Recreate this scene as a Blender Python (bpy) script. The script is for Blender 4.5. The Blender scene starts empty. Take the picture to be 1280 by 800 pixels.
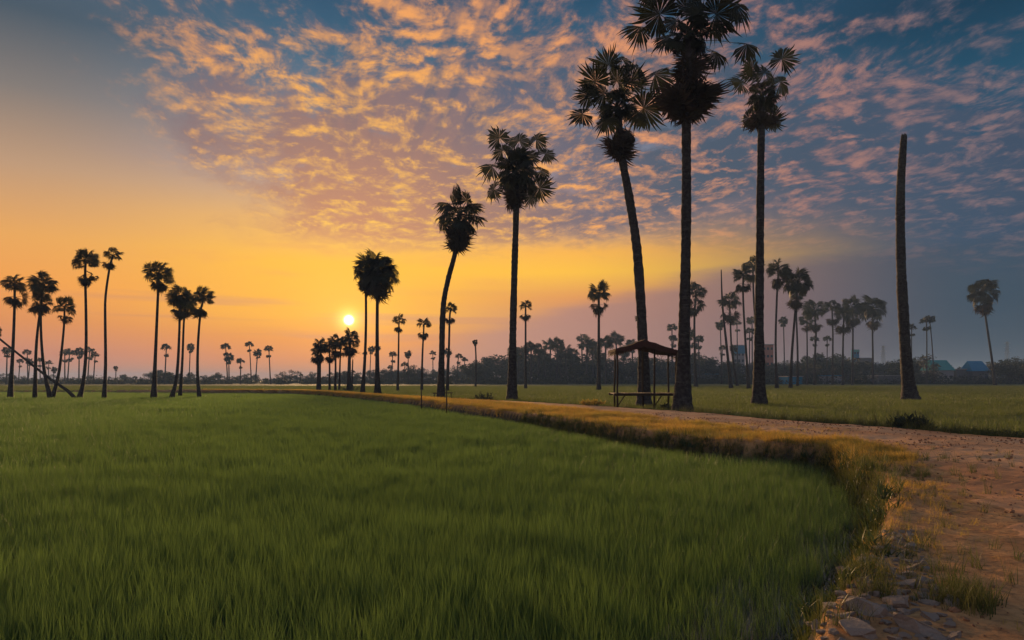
import bpy, math, random
import numpy as np
from mathutils import Vector, Matrix, Euler

PI = math.pi
rad = math.radians
SC = bpy.context.scene
COL = SC.collection
rng = random.Random(7)
nr = np.random.default_rng(11)

# ------------------------------------------------------------------ camera
FPX, HOR, CAMH = 853.33, 474.0, 1.5          # focal length and horizon in photograph pixels, eye height
cam_data = bpy.data.cameras.new('camera')
cam = bpy.data.objects.new('camera', cam_data)
COL.objects.link(cam)
cam_data.sensor_width = 36.0
cam_data.lens = 24.0
cam_data.shift_y = (HOR - 400.0) / 1280.0
cam_data.clip_start = 0.05
cam_data.clip_end = 20000.0
cam.location = (0, 0, CAMH)
cam.rotation_euler = (rad(90), 0, 0)
SC.camera = cam
SC.render.resolution_x, SC.render.resolution_y = 1024, 640
SC.render.engine = 'CYCLES'
SC.cycles.max_bounces = 6
SC.cycles.diffuse_bounces = 2
SC.cycles.glossy_bounces = 2
SC.cycles.transmission_bounces = 3
SC.cycles.volume_bounces = 0
SC.cycles.transparent_max_bounces = 8
SC.cycles.use_denoising = True
SC.cycles.sample_clamp_indirect = 4.0
SC.view_settings.view_transform = 'Standard'
SC.view_settings.look = 'None'
SC.view_settings.gamma = 1.0
SC.view_settings.use_curve_mapping = False
SC.view_settings.exposure = 0.7

SUN_AZ = math.atan2(436 - 640, FPX)
SUN_EL = math.atan2(HOR - 400, math.hypot(FPX, 204))
SX, SY = math.sin(SUN_AZ), math.cos(SUN_AZ)
SVEC = Vector((SX * math.cos(SUN_EL), SY * math.cos(SUN_EL), math.sin(SUN_EL)))

# ------------------------------------------------------------------ node helpers
def lin(c):
    out = []
    for v in c:
        v = v / 255.0
        out.append(v / 12.92 if v <= 0.04045 else ((v + 0.055) / 1.055) ** 2.4)
    return tuple(out) + (1.0,)

class NT:
    """tiny expression builder over a node tree"""
    def __init__(s, tree):
        s.t = tree; s.n = tree.nodes; s.l = tree.links
    def new(s, typ, **kw):
        nd = s.n.new(typ)
        for k, v in kw.items(): setattr(nd, k, v)
        return nd
    def put(s, sock, v):
        if isinstance(v, V): s.l.new(v.s, sock)
        elif isinstance(v, bpy.types.NodeSocket): s.l.new(v, sock)
        else: sock.default_value = v
    def math(s, op, a, b=None, c=None, clamp=False):
        nd = s.new('ShaderNodeMath', operation=op, use_clamp=clamp)
        s.put(nd.inputs[0], a)
        if b is not None: s.put(nd.inputs[1], b)
        if c is not None: s.put(nd.inputs[2], c)
        return V(s, nd.outputs[0])
    def smooth(s, x, a, b):
        nd = s.new('ShaderNodeMapRange', interpolation_type='SMOOTHSTEP')
        s.put(nd.inputs[0], x); s.put(nd.inputs[1], a); s.put(nd.inputs[2], b)
        nd.inputs[3].default_value = 0.0; nd.inputs[4].default_value = 1.0
        if isinstance(a, float) and isinstance(b, float) and a > b:
            nd.inputs[1].default_value = b; nd.inputs[2].default_value = a
            nd.inputs[3].default_value = 1.0; nd.inputs[4].default_value = 0.0
        return V(s, nd.outputs[0])
    def mix(s, f, a, b):
        nd = s.new('ShaderNodeMix', data_type='RGBA')
        s.put(nd.inputs[0], f); s.put(nd.inputs[6], a); s.put(nd.inputs[7], b)
        return V(s, nd.outputs[2])
    def vec(s, x, y, z):
        nd = s.new('ShaderNodeCombineXYZ')
        s.put(nd.inputs[0], x); s.put(nd.inputs[1], y); s.put(nd.inputs[2], z)
        return V(s, nd.outputs[0])
    def noise(s, v, scale, detail=4.0, rough=0.55, dist=0.0, lac=2.0):
        nd = s.new('ShaderNodeTexNoise')
        if v is not None: s.put(nd.inputs['Vector'], v)
        nd.inputs['Scale'].default_value = scale; nd.inputs['Detail'].default_value = detail
        nd.inputs['Roughness'].default_value = rough; nd.inputs['Distortion'].default_value = dist
        nd.inputs['Lacunarity'].default_value = lac
        return V(s, nd.outputs[0])
    def ramp(s, f, stops, interp='LINEAR'):
        nd = s.new('ShaderNodeValToRGB')
        cr = nd.color_ramp; cr.interpolation = interp
        while len(cr.elements) < len(stops): cr.elements.new(0.5)
        for e, (p, c) in zip(cr.elements, stops): e.position = p
        for e, (p, c) in zip(cr.elements, stops): e.position = p; e.color = c
        s.put(nd.inputs[0], f)
        return V(s, nd.outputs[0])

class V:
    def __init__(s, nt, sock): s.nt = nt; s.s = sock
    def __add__(a, b): return a.nt.math('ADD', a, b)
    __radd__ = __add__
    def __sub__(a, b): return a.nt.math('SUBTRACT', a, b)
    def __rsub__(a, b): return a.nt.math('SUBTRACT', b, a)
    def __mul__(a, b): return a.nt.math('MULTIPLY', a, b)
    __rmul__ = __mul__
    def __truediv__(a, b): return a.nt.math('DIVIDE', a, b)
    def __rtruediv__(a, b): return a.nt.math('DIVIDE', b, a)

# ------------------------------------------------------------------ sky: sunset with altocumulus in the world shader
def build_world():
    w = bpy.data.worlds.new('World'); SC.world = w; w.use_nodes = True
    nt = NT(w.node_tree); nt.n.clear()
    tc = nt.new('ShaderNodeTexCoord')
    nm = nt.new('ShaderNodeVectorMath', operation='NORMALIZE'); nt.l.new(tc.outputs['Generated'], nm.inputs[0])
    sp = nt.new('ShaderNodeSeparateXYZ'); nt.l.new(nm.outputs[0], sp.inputs[0])
    x, y, z = (V(nt, sp.outputs[i]) for i in range(3))
    deg = 180 / PI
    el = nt.math('ARCSINE', z) * deg
    az = nt.math('ARCTAN2', x, y) * deg
    dt = nt.new('ShaderNodeVectorMath', operation='DOT_PRODUCT')
    nt.l.new(nm.outputs[0], dt.inputs[0]); dt.inputs[1].default_value = SVEC
    q = nt.math('ARCCOSINE', nt.math('MINIMUM', V(nt, dt.outputs['Value']), 0.9999999)) * deg   # degrees from the sun
    def ramp_at(px, stops):
        k = math.hypot(1, (px - 640) / FPX)
        st = []
        for yy, c in stops:
            e = math.degrees(math.atan2((HOR - yy) / FPX, k))
            st.append((max(0.0, min(1.0, e / 60.0)), lin(c)))
        return nt.ramp(el / 60.0, st)
    # --- clear-air colours by height, in five directions (photograph columns)
    A = ramp_at(0,   [(474,(196,136,118)),(440,(204,132,108)),(400,(224,142,84)),(350,(244,160,74)),(290,(234,166,88)),(200,(190,152,120)),(100,(128,120,116)),(0,(70,86,100)),(-620,(104,126,158))])
    B = ramp_at(436, [(474,(204,132,104)),(448,(220,132,84)),(425,(230,142,66)),(395,(250,176,52)),(330,(255,188,58)),(280,(236,180,104)),(220,(168,150,152)),(140,(104,122,142)),(60,(58,98,124)),(0,(44,82,110)),(-620,(104,126,158))])
    C = ramp_at(740, [(474,(170,128,124)),(440,(176,130,122)),(405,(186,132,114)),(372,(226,150,84)),(340,(255,192,62)),(315,(252,182,74)),(270,(190,148,134)),(200,(132,132,150)),(110,(66,104,130)),(0,(34,76,104)),(-620,(104,126,158))])
    D = ramp_at(1200,[(474,(74,84,98)),(430,(52,74,92)),(370,(48,72,94)),(300,(52,76,100)),(200,(48,78,104)),(100,(30,76,102)),(0,(18,56,80)),(-620,(80,104,138))])
    E = ramp_at(640, [(474,(164,148,156)),(400,(196,166,166)),(300,(192,172,180)),(150,(160,160,180)),(0,(128,142,168)),(-620,(104,126,158))])
    col = nt.mix(nt.smooth(az, -130.0, -37.0), E, A)
    col = nt.mix(nt.smooth(az, -37.0, -15.0), col, B)
    col = nt.mix(nt.smooth(az, -13.0, 7.0), col, C)
    col = nt.mix(nt.smooth(az, 3.0, 34.0), col, D)
    col = nt.mix(nt.smooth(az, 50.0, 140.0), col, E)
    # --- grey-mauve bank above the horizon, its top climbing to the right; thin streaks of stratus
    bw = nt.noise(nt.vec(az * 0.06, el * 0.5, 0.0), 1.0, 5.0, 0.55)
    st = nt.noise(nt.vec(az * 0.035, el * 0.9, 3.0), 1.0, 4.0, 0.5)
    stre = nt.smooth(st, 0.52, 0.72) * nt.smooth(el, 8.5, 4.5) * nt.smooth(el, 0.5, 2.5) * nt.smooth(az, 15.0, -5.0)
    col = nt.mix(stre * 0.55, col, lin((186, 124, 116)))
    btop = 2.0 + nt.smooth(az, -16.0, 24.0) * 7.2 + (bw - 0.5) * 3.0
    bank = nt.smooth(el - btop, 0.9, -0.9) * nt.smooth(az, -14.0, 2.0) * nt.smooth(az, 150.0, 40.0)
    bcol = nt.mix(nt.smooth(az, -2.0, 36.0), lin((180, 130, 120)), lin((52, 72, 90)))
    col = nt.mix(bank * 0.85, col, bcol)
    cir = nt.noise(nt.vec(az * 0.12, el * 0.7, 9.0), 1.0, 6.0, 0.6)
    cirm = nt.smooth(cir, 0.5, 0.75) * nt.smooth(el, 4.0, 7.0) * nt.smooth(el, 14.0, 9.0) * nt.smooth(q, 22.0, 8.0)
    col = nt.mix(cirm * 0.35, col, lin((232, 150, 96)))
    # --- the cloud layer: a flat deck overhead, streets lined up with the sun's azimuth
    zc = nt.math('MAXIMUM', z, 0.0) + 0.12                # a deck that curves down a little towards the horizon
    X = x / zc; Y = y / zc
    a = X * SX + Y * SY
    c = X * SY - Y * SX
    wv = nt.new('ShaderNodeTexNoise'); nt.put(wv.inputs['Vector'], nt.vec(c, a, 0.0)); wv.inputs['Scale'].default_value = 2.6; wv.inputs['Detail'].default_value = 2.0
    ws = nt.new('ShaderNodeSeparateColor'); nt.l.new(wv.outputs['Color'], ws.inputs[0])
    cw = c + (V(nt, ws.outputs[0]) - 0.5) * 0.16
    aw = a * 0.74 + (V(nt, ws.outputs[1]) - 0.5) * 0.16
    big = nt.noise(nt.vec(cw, aw, 4.7), 1.9, 2.0, 0.5)
    dn = nt.noise(nt.vec(cw, aw, 0.0), 8.0, 7.0, 0.62)
    dn2 = nt.noise(nt.vec(cw, aw + 0.028, 0.0), 8.0, 6.0, 0.62)
    fine = nt.noise(nt.vec(cw, aw, 8.1), 34.0, 4.0, 0.62)
    shade = (dn - dn2)                                   # > 0 on the side that faces the sun
    edge = X - 0.5 * nt.math('MINIMUM', nt.math('MAXIMUM', 2.0 - Y, 0.0), 0.6) + (big - 0.5) * 0.9 + (fine - 0.5) * 0.35 + (dn - 0.5) * 0.5
    mleft = nt.smooth(edge, -1.22, -0.62)
    rs = nt.smooth(X, 0.2, 1.1)
    mfar = 1.0 - nt.smooth((Y + (big - 0.5) * 0.6 + (dn - 0.5) * 0.7 - 2.85 + rs * 0.75) / (0.45 + rs * 0.9), 0.0, 1.0)
    mfar = mfar * nt.smooth(nt.math('ABSOLUTE', X), 8.0, 3.0)
    thin = nt.smooth(Y, 1.3, 2.1)                        # fewer clouds and bluer gaps overhead
    right = nt.smooth(X, 0.3, 1.0) * nt.smooth(Y, 2.0, 1.2)
    thr = 0.475 - thin * 0.20 + right * 0.06 - (big - 0.5) * 0.45
    dens = dn * 0.8 + fine * 0.2
    over = dens - thr
    alpha = nt.smooth(over, -0.05, 0.18) * mleft * mfar
    core = nt.smooth(over, 0.10, 0.32)
    lit = nt.smooth(shade * 4.2 + (fine - 0.5) * 1.5 + (big - 0.5) * 0.6 - core * 0.50 + 0.42, -0.10, 0.98)
    f = q / 60.0
    litc = nt.ramp(f, [(0.10,lin((255,198,84))),(0.24,lin((255,186,84))),(0.36,lin((250,170,92))),(0.48,lin((232,154,104))),(0.62,lin((180,126,112))),(0.80,lin((136,110,112))),(1.0,lin((122,108,116)))])
    drkc = nt.ramp(f, [(0.10,lin((206,140,104))),(0.24,lin((158,118,108))),(0.36,lin((108,102,116))),(0.48,lin((72,86,104))),(0.62,lin((66,82,102))),(0.80,lin((62,78,100))),(1.0,lin((44,62,86)))])
    litk = lit * (1.0 - nt.smooth(el, 33.0, 60.0) * 0.6)
    ccol = nt.mix(litk, drkc, litc)
    # --- faint crepuscular rays fanning out of the sun through the gaps
    ph = nt.math('ARCTAN2', az - math.degrees(SUN_AZ), el - math.degrees(SUN_EL))
    ry = nt.noise(nt.vec(ph * 6.5, 0.0, 2.0), 1.6, 1.0, 0.4)
    raym = nt.smooth(ry, 0.47, 0.56) * nt.smooth(el, 16.0, 25.0) * nt.smooth(q, 60.0, 40.0) * nt.smooth(az, -22.0, -10.0) * nt.smooth(az, 16.0, 4.0)
    col = nt.mix(alpha * 0.96, col, ccol)
    col = nt.mix(raym * 0.42, col, lin((40, 84, 114)))
    # --- glow round the sun and the disc itself
    g1 = nt.math('EXPONENT', q * q * (-1 / 14.0)) * 0.07
    g2 = nt.math('EXPONENT', q * q * (-1 / 0.7)) * 0.6
    disc = nt.smooth(q, 0.52, 0.10) * 3.0
    emg = nt.new('ShaderNodeBackground'); emg.inputs[0].default_value = (1.0, 0.62, 0.16, 1); nt.put(emg.inputs[1], g1 + g2)
    emd = nt.new('ShaderNodeBackground'); emd.inputs[0].default_value = (1.0, 0.86, 0.55, 1); nt.put(emd.inputs[1], disc)
    bg = nt.new('ShaderNodeBackground'); nt.put(bg.inputs[0], col); bg.inputs[1].default_value = 2 ** -0.7
    sky = nt.new('ShaderNodeTexSky', sky_type='NISHITA', sun_disc=False)
    sky.sun_elevation = SUN_EL; sky.sun_rotation = SUN_AZ % (2 * PI); sky.air_density = 1.0; sky.dust_density = 2.0
    bn = nt.new('ShaderNodeBackground'); nt.l.new(sky.outputs[0], bn.inputs[0]); bn.inputs[1].default_value = SKY_NISHITA
    def add(p, r):
        ad = nt.new('ShaderNodeAddShader'); nt.l.new(p, ad.inputs[0]); nt.l.new(r, ad.inputs[1]); return ad.outputs[0]
    out = nt.new('ShaderNodeOutputWorld')
    nt.l.new(add(add(bg.outputs[0], bn.outputs[0]), add(emg.outputs[0], emd.outputs[0])), out.inputs[0])
SKY_NISHITA = 0.002
build_world()

# ------------------------------------------------------------------ sun
sl = bpy.data.lights.new('sun', 'SUN'); sun = bpy.data.objects.new('sun', sl); COL.objects.link(sun)
sl.energy = 5.0; sl.angle = rad(10.0); sl.color = (1.0, 0.60, 0.28)
sun.rotation_euler = (-SVEC).to_track_quat('-Z', 'Y').to_euler()
sun.location = SVEC * 100

# ------------------------------------------------------------------ generic builders
def mesh_from(name, verts, faces, mats=(), smooth=False, mat_idx=None, attrs=None):
    me = bpy.data.meshes.new(name)
    v = np.asarray(verts, dtype=np.float32).reshape(-1, 3)
    if isinstance(faces, np.ndarray) and faces.ndim == 2:
        nf, k = faces.shape
        me.vertices.add(len(v)); me.vertices.foreach_set('co', v.ravel())
        me.loops.add(nf * k); me.loops.foreach_set('vertex_index', faces.astype(np.int32).ravel())
        me.polygons.add(nf); me.polygons.foreach_set('loop_start', np.arange(0, nf * k, k, dtype=np.int32))
    else:
        me.from_pydata([tuple(p) for p in v.tolist()], [], [tuple(f) for f in faces])
    for m in mats: me.materials.append(m)
    if mat_idx is not None: me.polygons.foreach_set('material_index', np.asarray(mat_idx, dtype=np.int32))
    if smooth: me.polygons.foreach_set('use_smooth', np.ones(len(me.polygons), dtype=bool))
    if attrs:
        for k, arr in attrs.items():
            at = me.attributes.new(k, 'FLOAT', 'POINT'); at.data.foreach_set('value', np.asarray(arr, dtype=np.float32))
    me.update(calc_edges=True); me.validate()
    return me

def obj(name, me, parent=None, loc=None, rot=None, scale=None):
    o = bpy.data.objects.new(name, me); COL.objects.link(o)
    if parent is not None: o.parent = parent
    if loc is not None: o.location = loc
    if rot is not None: o.rotation_euler = rot
    if scale is not None: o.scale = scale if hasattr(scale, '__len__') else (scale,) * 3
    return o

def tag(o, label=None, cat=None, group=None, kind=None):
    if label: o['label'] = label
    if cat: o['category'] = cat
    if group: o['group'] = group
    if kind: o['kind'] = kind
    return o

def empty(name, loc, rz=0.0):
    o = bpy.data.objects.new(name, None); COL.objects.link(o)
    o.location = loc; o.rotation_euler = (0, 0, rz); o.empty_display_size = 0.3
    return o

class MB:
    """collects boxes, bars and tubes into one mesh"""
    def __init__(s): s.v = []; s.f = []
    def add(s, vs, fs):
        n = len(s.v); s.v += [tuple(p) for p in vs]; s.f += [tuple(i + n for i in f) for f in fs]
    def box(s, c, d, rz=0.0, tilt=None):
        hx, hy, hz = d[0] / 2, d[1] / 2, d[2] / 2
        M = Matrix.Rotation(rz, 3, 'Z')
        if tilt: M = M @ Euler(tilt).to_matrix()
        vs = [Vector(c) + M @ Vector((sx * hx, sy * hy, sz * hz)) for sx in (-1, 1) for sy in (-1, 1) for sz in (-1, 1)]
        s.add(vs, [(0, 1, 3, 2), (4, 6, 7, 5), (0, 4, 5, 1), (2, 3, 7, 6), (0, 2, 6, 4), (1, 5, 7, 3)])
    def tube(s, pts, rs, n=8, caps=True, wob=0.0, rnd=None):
        pts = [Vector(p) for p in pts]; rings = []
        if not hasattr(rs, '__len__'): rs = [rs] * len(pts)
        up = Vector((0, 1, 0.01))
        for i, p in enumerate(pts):
            t = (pts[min(i + 1, len(pts) - 1)] - pts[max(i - 1, 0)]).normalized()
            u = t.cross(up)
            if u.length < 1e-3: u = t.cross(Vector((1, 0, 0)))
            u.normalize(); w = t.cross(u)
            rings.append([p + (u * math.cos(2 * PI * k / n) + w * math.sin(2 * PI * k / n)) * rs[i] * (1 + (rnd.uniform(-wob, wob) if rnd else 0)) for k in range(n)])
        vs = [q for r in rings for q in r]; fs = []
        for i in range(len(pts) - 1):
            for k in range(n):
                k2 = (k + 1) % n
                fs.append((i * n + k, i * n + k2, (i + 1) * n + k2, (i + 1) * n + k))
        if caps:
            fs.append(tuple(range(n - 1, -1, -1))); m = (len(pts) - 1) * n; fs.append(tuple(range(m, m + n)))
        s.add(vs, fs)
    def mesh(s, name, mat, smooth=False): return mesh_from(name, s.v, s.f, [mat], smooth)

# ------------------------------------------------------------------ materials
def material(name, fn):
    m = bpy.data.materials.new(name); m.use_nodes = True
    nt = NT(m.node_tree); nt.n.clear()
    out = nt.new('ShaderNodeOutputMaterial'); sh, bump = fn(nt)
    nt.l.new(sh, out.inputs[0]); return m

def principled(nt, col, rough=0.85, bump=None, bstr=0.4, bdist=0.02, spec=0.3):
    p = nt.new('ShaderNodeBsdfPrincipled'); nt.put(p.inputs['Base Color'], col); nt.put(p.inputs['Roughness'], rough)
    p.inputs['Specular IOR Level'].default_value = spec
    if bump is not None:
        b = nt.new('ShaderNodeBump'); b.inputs['Strength'].default_value = bstr; b.inputs['Distance'].default_value = bdist
        nt.put(b.inputs['Height'], bump); nt.l.new(b.outputs[0], p.inputs['Normal'])
    return p

def leafy(nt, col, tcol, f, rough=0.6, spec=0.2):
    p = principled(nt, col, rough, spec=spec)
    t = nt.new('ShaderNodeBsdfTranslucent'); nt.put(t.inputs[0], tcol)
    mx = nt.new('ShaderNodeMixShader'); mx.inputs[0].default_value = f
    nt.l.new(p.outputs[0], mx.inputs[1]); nt.l.new(t.outputs[0], mx.inputs[2])
    return mx.outputs[0]

def obj_coord(nt): return V(nt, nt.new('ShaderNodeTexCoord').outputs['Object'])
def pos(nt): return V(nt, nt.new('ShaderNodeNewGeometry').outputs['Position'])
def orand(nt): return V(nt, nt.new('ShaderNodeObjectInfo').outputs['Random'])
def g(r, gg, b): return (r, gg, b, 1.0)

def m_bark(nt):
    oc = obj_coord(nt)
    mp = nt.new('ShaderNodeMapping'); nt.put(mp.inputs[0], oc); mp.inputs['Scale'].default_value = (1, 1, 6.0)
    n1 = nt.noise(V(nt, mp.outputs[0]), 1.6, 6.0, 0.6)
    n2 = nt.noise(oc, 5.0, 5.0, 0.65)
    n3 = nt.noise(oc, 0.45, 3.0, 0.5)
    c = nt.mix(nt.smooth(n2, 0.35, 0.7), g(.024, .021, .020), g(.062, .055, .050))
    c = nt.mix(nt.smooth(n3, 0.5, 0.7) * 0.6, c, g(.072, .072, .064))
    c = nt.mix(nt.smooth(n1, 0.55, 0.72) * 0.75, c, g(.095, .085, .075))
    return principled(nt, c, 0.92, n1 * 1.0 + n2 * 0.6, 0.9, 0.06, 0.1).outputs[0], None
BARK = material('palm_bark', m_bark)

def m_leaf(nt):
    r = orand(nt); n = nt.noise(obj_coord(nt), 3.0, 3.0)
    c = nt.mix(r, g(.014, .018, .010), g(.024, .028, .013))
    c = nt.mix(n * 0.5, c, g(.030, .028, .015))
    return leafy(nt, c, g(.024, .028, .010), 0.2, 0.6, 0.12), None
LEAF = material('palm_leaf', m_leaf)
def m_dead(nt):
    r = orand(nt)
    c = nt.mix(r, g(.030, .022, .015), g(.055, .038, .024))
    return leafy(nt, c, g(.035, .022, .012), 0.15, 0.85, 0.1), None
DEADLEAF = material('dead_palm_leaf', m_dead)

def m_tree(nt):
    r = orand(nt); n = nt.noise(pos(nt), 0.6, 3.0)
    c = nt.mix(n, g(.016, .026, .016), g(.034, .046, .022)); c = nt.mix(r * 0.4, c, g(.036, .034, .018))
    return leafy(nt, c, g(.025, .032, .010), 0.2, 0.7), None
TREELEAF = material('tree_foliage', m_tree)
WOODBARK = material('tree_bark', lambda nt: (principled(nt, nt.mix(nt.noise(obj_coord(nt), 4.0), g(.03, .024, .02), g(.08, .065, .05)), 0.9).outputs[0], None))

def m_rice(nt):
    r = orand(nt); P = pos(nt)
    n = nt.noise(P, 0.22, 4.0, 0.55); n2 = nt.noise(P, 1.7, 3.0)
    c = nt.mix(n, g(.060, .138, .050), g(.112, .175, .056))
    c = nt.mix(nt.smooth(n2, 0.45, 0.75) * 0.5, c, g(.11, .12, .035))
    c = nt.mix(nt.smooth(r, 0.75, 1.0) * 0.5, c, g(.16, .15, .045))
    return leafy(nt, c, g(.16, .26, .055), 0.47, 0.5, 0.25), None
RICE = material('rice_leaf', m_rice)
def m_field(nt):
    r = orand(nt); P = pos(nt); n = nt.noise(P, 0.15, 4.0)
    c = nt.mix(n, g(.070, .100, .030), g(.110, .125, .045)); c = nt.mix(r * 0.4, c, g(.10, .10, .045))
    return leafy(nt, c, g(.14, .18, .04), 0.40, 0.6), None
FIELD = material('field_leaf', m_field)
def m_dry(nt):
    r = orand(nt); P = pos(nt); n = nt.noise(P, 0.7, 4.0, 0.6)
    c = nt.mix(nt.smooth(n, 0.40, 0.62), g(.54, .33, .065), g(.26, .27, .050))
    c = nt.mix(nt.smooth(r, 0.5, 1.0) * 0.8, c, g(.17, .17, .045))
    c = nt.mix(nt.smooth(r, 0.25, 0.0) * 0.7, c, g(.46, .25, .06))
    return leafy(nt, c, nt.mix(0.5, c, g(.56, .34, .07)), 0.5, 0.7), None
DRYGRASS = material('dry_grass_blade', m_dry)
def m_weed(nt):
    r = orand(nt); n = nt.noise(pos(nt), 1.2, 3.0)
    c = nt.mix(n, g(.04, .06, .02), g(.10, .11, .035)); c = nt.mix(nt.smooth(r, 0.6, 1.0), c, g(.22, .18, .05))
    return leafy(nt, c, g(.12, .13, .03), 0.35, 0.6), None
WEED = material('weed_leaf', m_weed)

DITCHLEAF = material('ditch_weed_leaf', lambda nt: (leafy(nt, nt.mix(orand(nt), g(.03, .055, .025), g(.07, .085, .03)), g(.06, .085, .02), 0.3, 0.5), None))
def m_ground(nt):
    P = pos(nt)
    vg = V(nt, nt.new('ShaderNodeAttribute', attribute_name='verge').outputs['Fac'])
    mud = V(nt, nt.new('ShaderNodeAttribute', attribute_name='mud').outputs['Fac'])
    n = nt.noise(P, 0.05, 6.0, 0.6); n2 = nt.noise(P, 2.2, 6.0, 0.65); n3 = nt.noise(P, 14.0, 6.0, 0.65)
    gr = nt.mix(n, g(.085, .105, .034), g(.13, .135, .050))
    gr = nt.mix(nt.smooth(n2, 0.4, 0.7) * 0.4, gr, g(.12, .105, .045))
    ea = nt.mix(nt.smooth(n2, 0.35, 0.65), g(.42, .20, .080), g(.54, .29, .12))
    ea = nt.mix(nt.smooth(n3, 0.45, 0.7) * 0.6, ea, g(.11, .07, .04))
    md = nt.mix(n3, g(.03, .026, .02), g(.07, .055, .038))
    c = nt.mix(vg, gr, ea); c = nt.mix(mud, c, md)
    return principled(nt, c, 0.9, n3 * 0.6 + n2, 0.8, 0.06, 0.03).outputs[0], None
GROUND = material('ground_soil', m_ground)
def m_path(nt):
    P = pos(nt)
    n = nt.noise(P, 0.35, 5.0, 0.6); n2 = nt.noise(P, 2.6, 7.0, 0.65); n3 = nt.noise(P, 22.0, 6.0, 0.7)
    tr = V(nt, nt.new('ShaderNodeAttribute', attribute_name='track').outputs['Fac'])
    c = nt.mix(nt.smooth(n, 0.3, 0.7), g(.50, .22, .090), g(.62, .33, .155))
    c = nt.mix(nt.smooth(n2, 0.45, 0.7) * 0.45, c, g(.42, .18, .075))
    c = nt.mix(nt.smooth(n3, 0.5, 0.75) * 0.4, c, g(.20, .10, .05))
    c = nt.mix(nt.smooth(n3, 0.42, 0.25) * 0.4, c, g(.44, .29, .19))
    c = nt.mix(tr * 0.5, c, g(.66, .38, .20))
    return principled(nt, c, 0.93, n3 * 0.5 + n2 * 1.0, 0.6, 0.05, 0.1).outputs[0], None
PATH = material('dirt_path_soil', m_path)
def m_water(nt):
    n = nt.noise(pos(nt), 5.0, 3.0)
    p = principled(nt, g(.012, .016, .016), 0.08, n, 0.15, 0.02, 0.5); return p.outputs[0], None
WATER = material('ditch_water', m_water)
def m_rock(nt):
    oc = obj_coord(nt); r = orand(nt); n = nt.noise(oc, 7.0, 6.0, 0.65); n2 = nt.noise(oc, 30.0, 5.0, 0.7)
    c = nt.mix(n, g(.22, .150, .105), g(.42, .31, .225)); c = nt.mix(r * 0.6, c, g(.27, .235, .20)); c = nt.mix(nt.smooth(n2, 0.55, 0.75) * 0.6, c, g(.10, .08, .07))
    return principled(nt, c, 0.85, n + n2 * 0.4, 0.8, 0.03, 0.25).outputs[0], None
ROCK = material('bank_rock', m_rock)
def flat(name, c1, c2, rough=0.8, sc=3.0):
    return material(name, lambda nt: (principled(nt, nt.mix(nt.noise(obj_coord(nt), sc, 5.0, 0.6), g(*c1), g(*c2)), rough, nt.noise(obj_coord(nt), sc * 6, 4.0), 0.4, 0.02, 0.06).outputs[0], None))
WOOD = flat('weathered_wood', (.032, .024, .019), (.075, .056, .042))
THATCH = flat('thatch', (.045, .022, .018), (.090, .044, .034), 0.95, 4.0)
WHITEWALL = flat('white_wall', (.16, .17, .19), (.24, .25, .26), 0.8, 0.4)
BLUEROOF = flat('blue_roof', (.012, .13, .24), (.02, .18, .30), 0.9, 0.5)
TEALROOF = flat('teal_roof', (.03, .19, .19), (.05, .26, .25), 0.9, 0.5)
BRICKRED = flat('red_brown_wall', (.26, .10, .075), (.36, .15, .11), 0.8, 0.4)
STEEL = flat('galvanised_steel', (.16, .17, .18), (.24, .25, .26), 0.6, 1.0)
GLASSDK = flat('dark_window', (.02, .03, .04), (.04, .05, .06), 0.2, 1.0)
GREYWALL = flat('grey_wall', (.07, .08, .09), (.12, .13, .14), 0.8, 0.4)

# ------------------------------------------------------------------ the lie of the land
def lut(tab):
    ys = np.array([t[0] for t in tab], float); xs = np.array([t[1] for t in tab], float)
    return lambda y: np.interp(y, ys, xs)
X_BANK = lut([(-30, -6), (0, .35), (3.93, 1.70), (4.8, 2.26), (5.9, 3.0), (7.3, 3.9), (9.4, 5.2), (11.2, 5.95), (12.9, 6.45), (14.3, 6.95), (15.4, 7.0), (16.4, 6.0), (17.3, 4.9), (20.3, 3.7), (27.2, 1.56), (35, -1.3), (41, -3.7), (46, -5.2), (58, -10.8), (67, -15.3), (80, -22), (92, -30), (100, -60), (112, -260)])
X_RIGHT = lut([(-30, 24), (10, 17), (17.3, 13), (24.2, 10.2), (32, 7.7), (38, 4.9), (44, 1.8), (50, -2.6), (55, -6.3), (67, -13.4), (80, -20.4), (92, -27.6), (100, -54), (112, -250)])
X_LEFT = lut([(-30, -1), (0, 1.6), (4.05, 2.95), (5.5, 3.75), (6.9, 4.55), (10.2, 6.3), (12, 7.0), (14.5, 8.0), (18, 7.4), (25.6, 5.9), (32, 3.9), (38, 1.6), (44, -1.2), (50, -5.0), (60, -10.6), (75, -18.6), (92, -28.4), (100, -56), (112, -255)])

def sstep(t): t = np.clip(t, 0, 1); return t * t * (3 - 2 * t)
_ph = nr.uniform(0, 6.28, (40,)); _dir = nr.uniform(0, 6.28, (40,))
def wave(x, y, f, k0, n=6):
    s = np.zeros_like(x)
    for k in range(n):
        a = _dir[(k0 + k) % 40]; ff = f * (0.7 + 0.25 * k)
        s = s + np.sin((x * math.cos(a) + y * math.sin(a)) * ff + _ph[(k0 + k) % 40] + 1.3 * np.sin(ff * 0.6 * (x * math.sin(a) - y * math.cos(a)) + _ph[(k0 + k + 9) % 40]))
    return s / n

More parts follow.
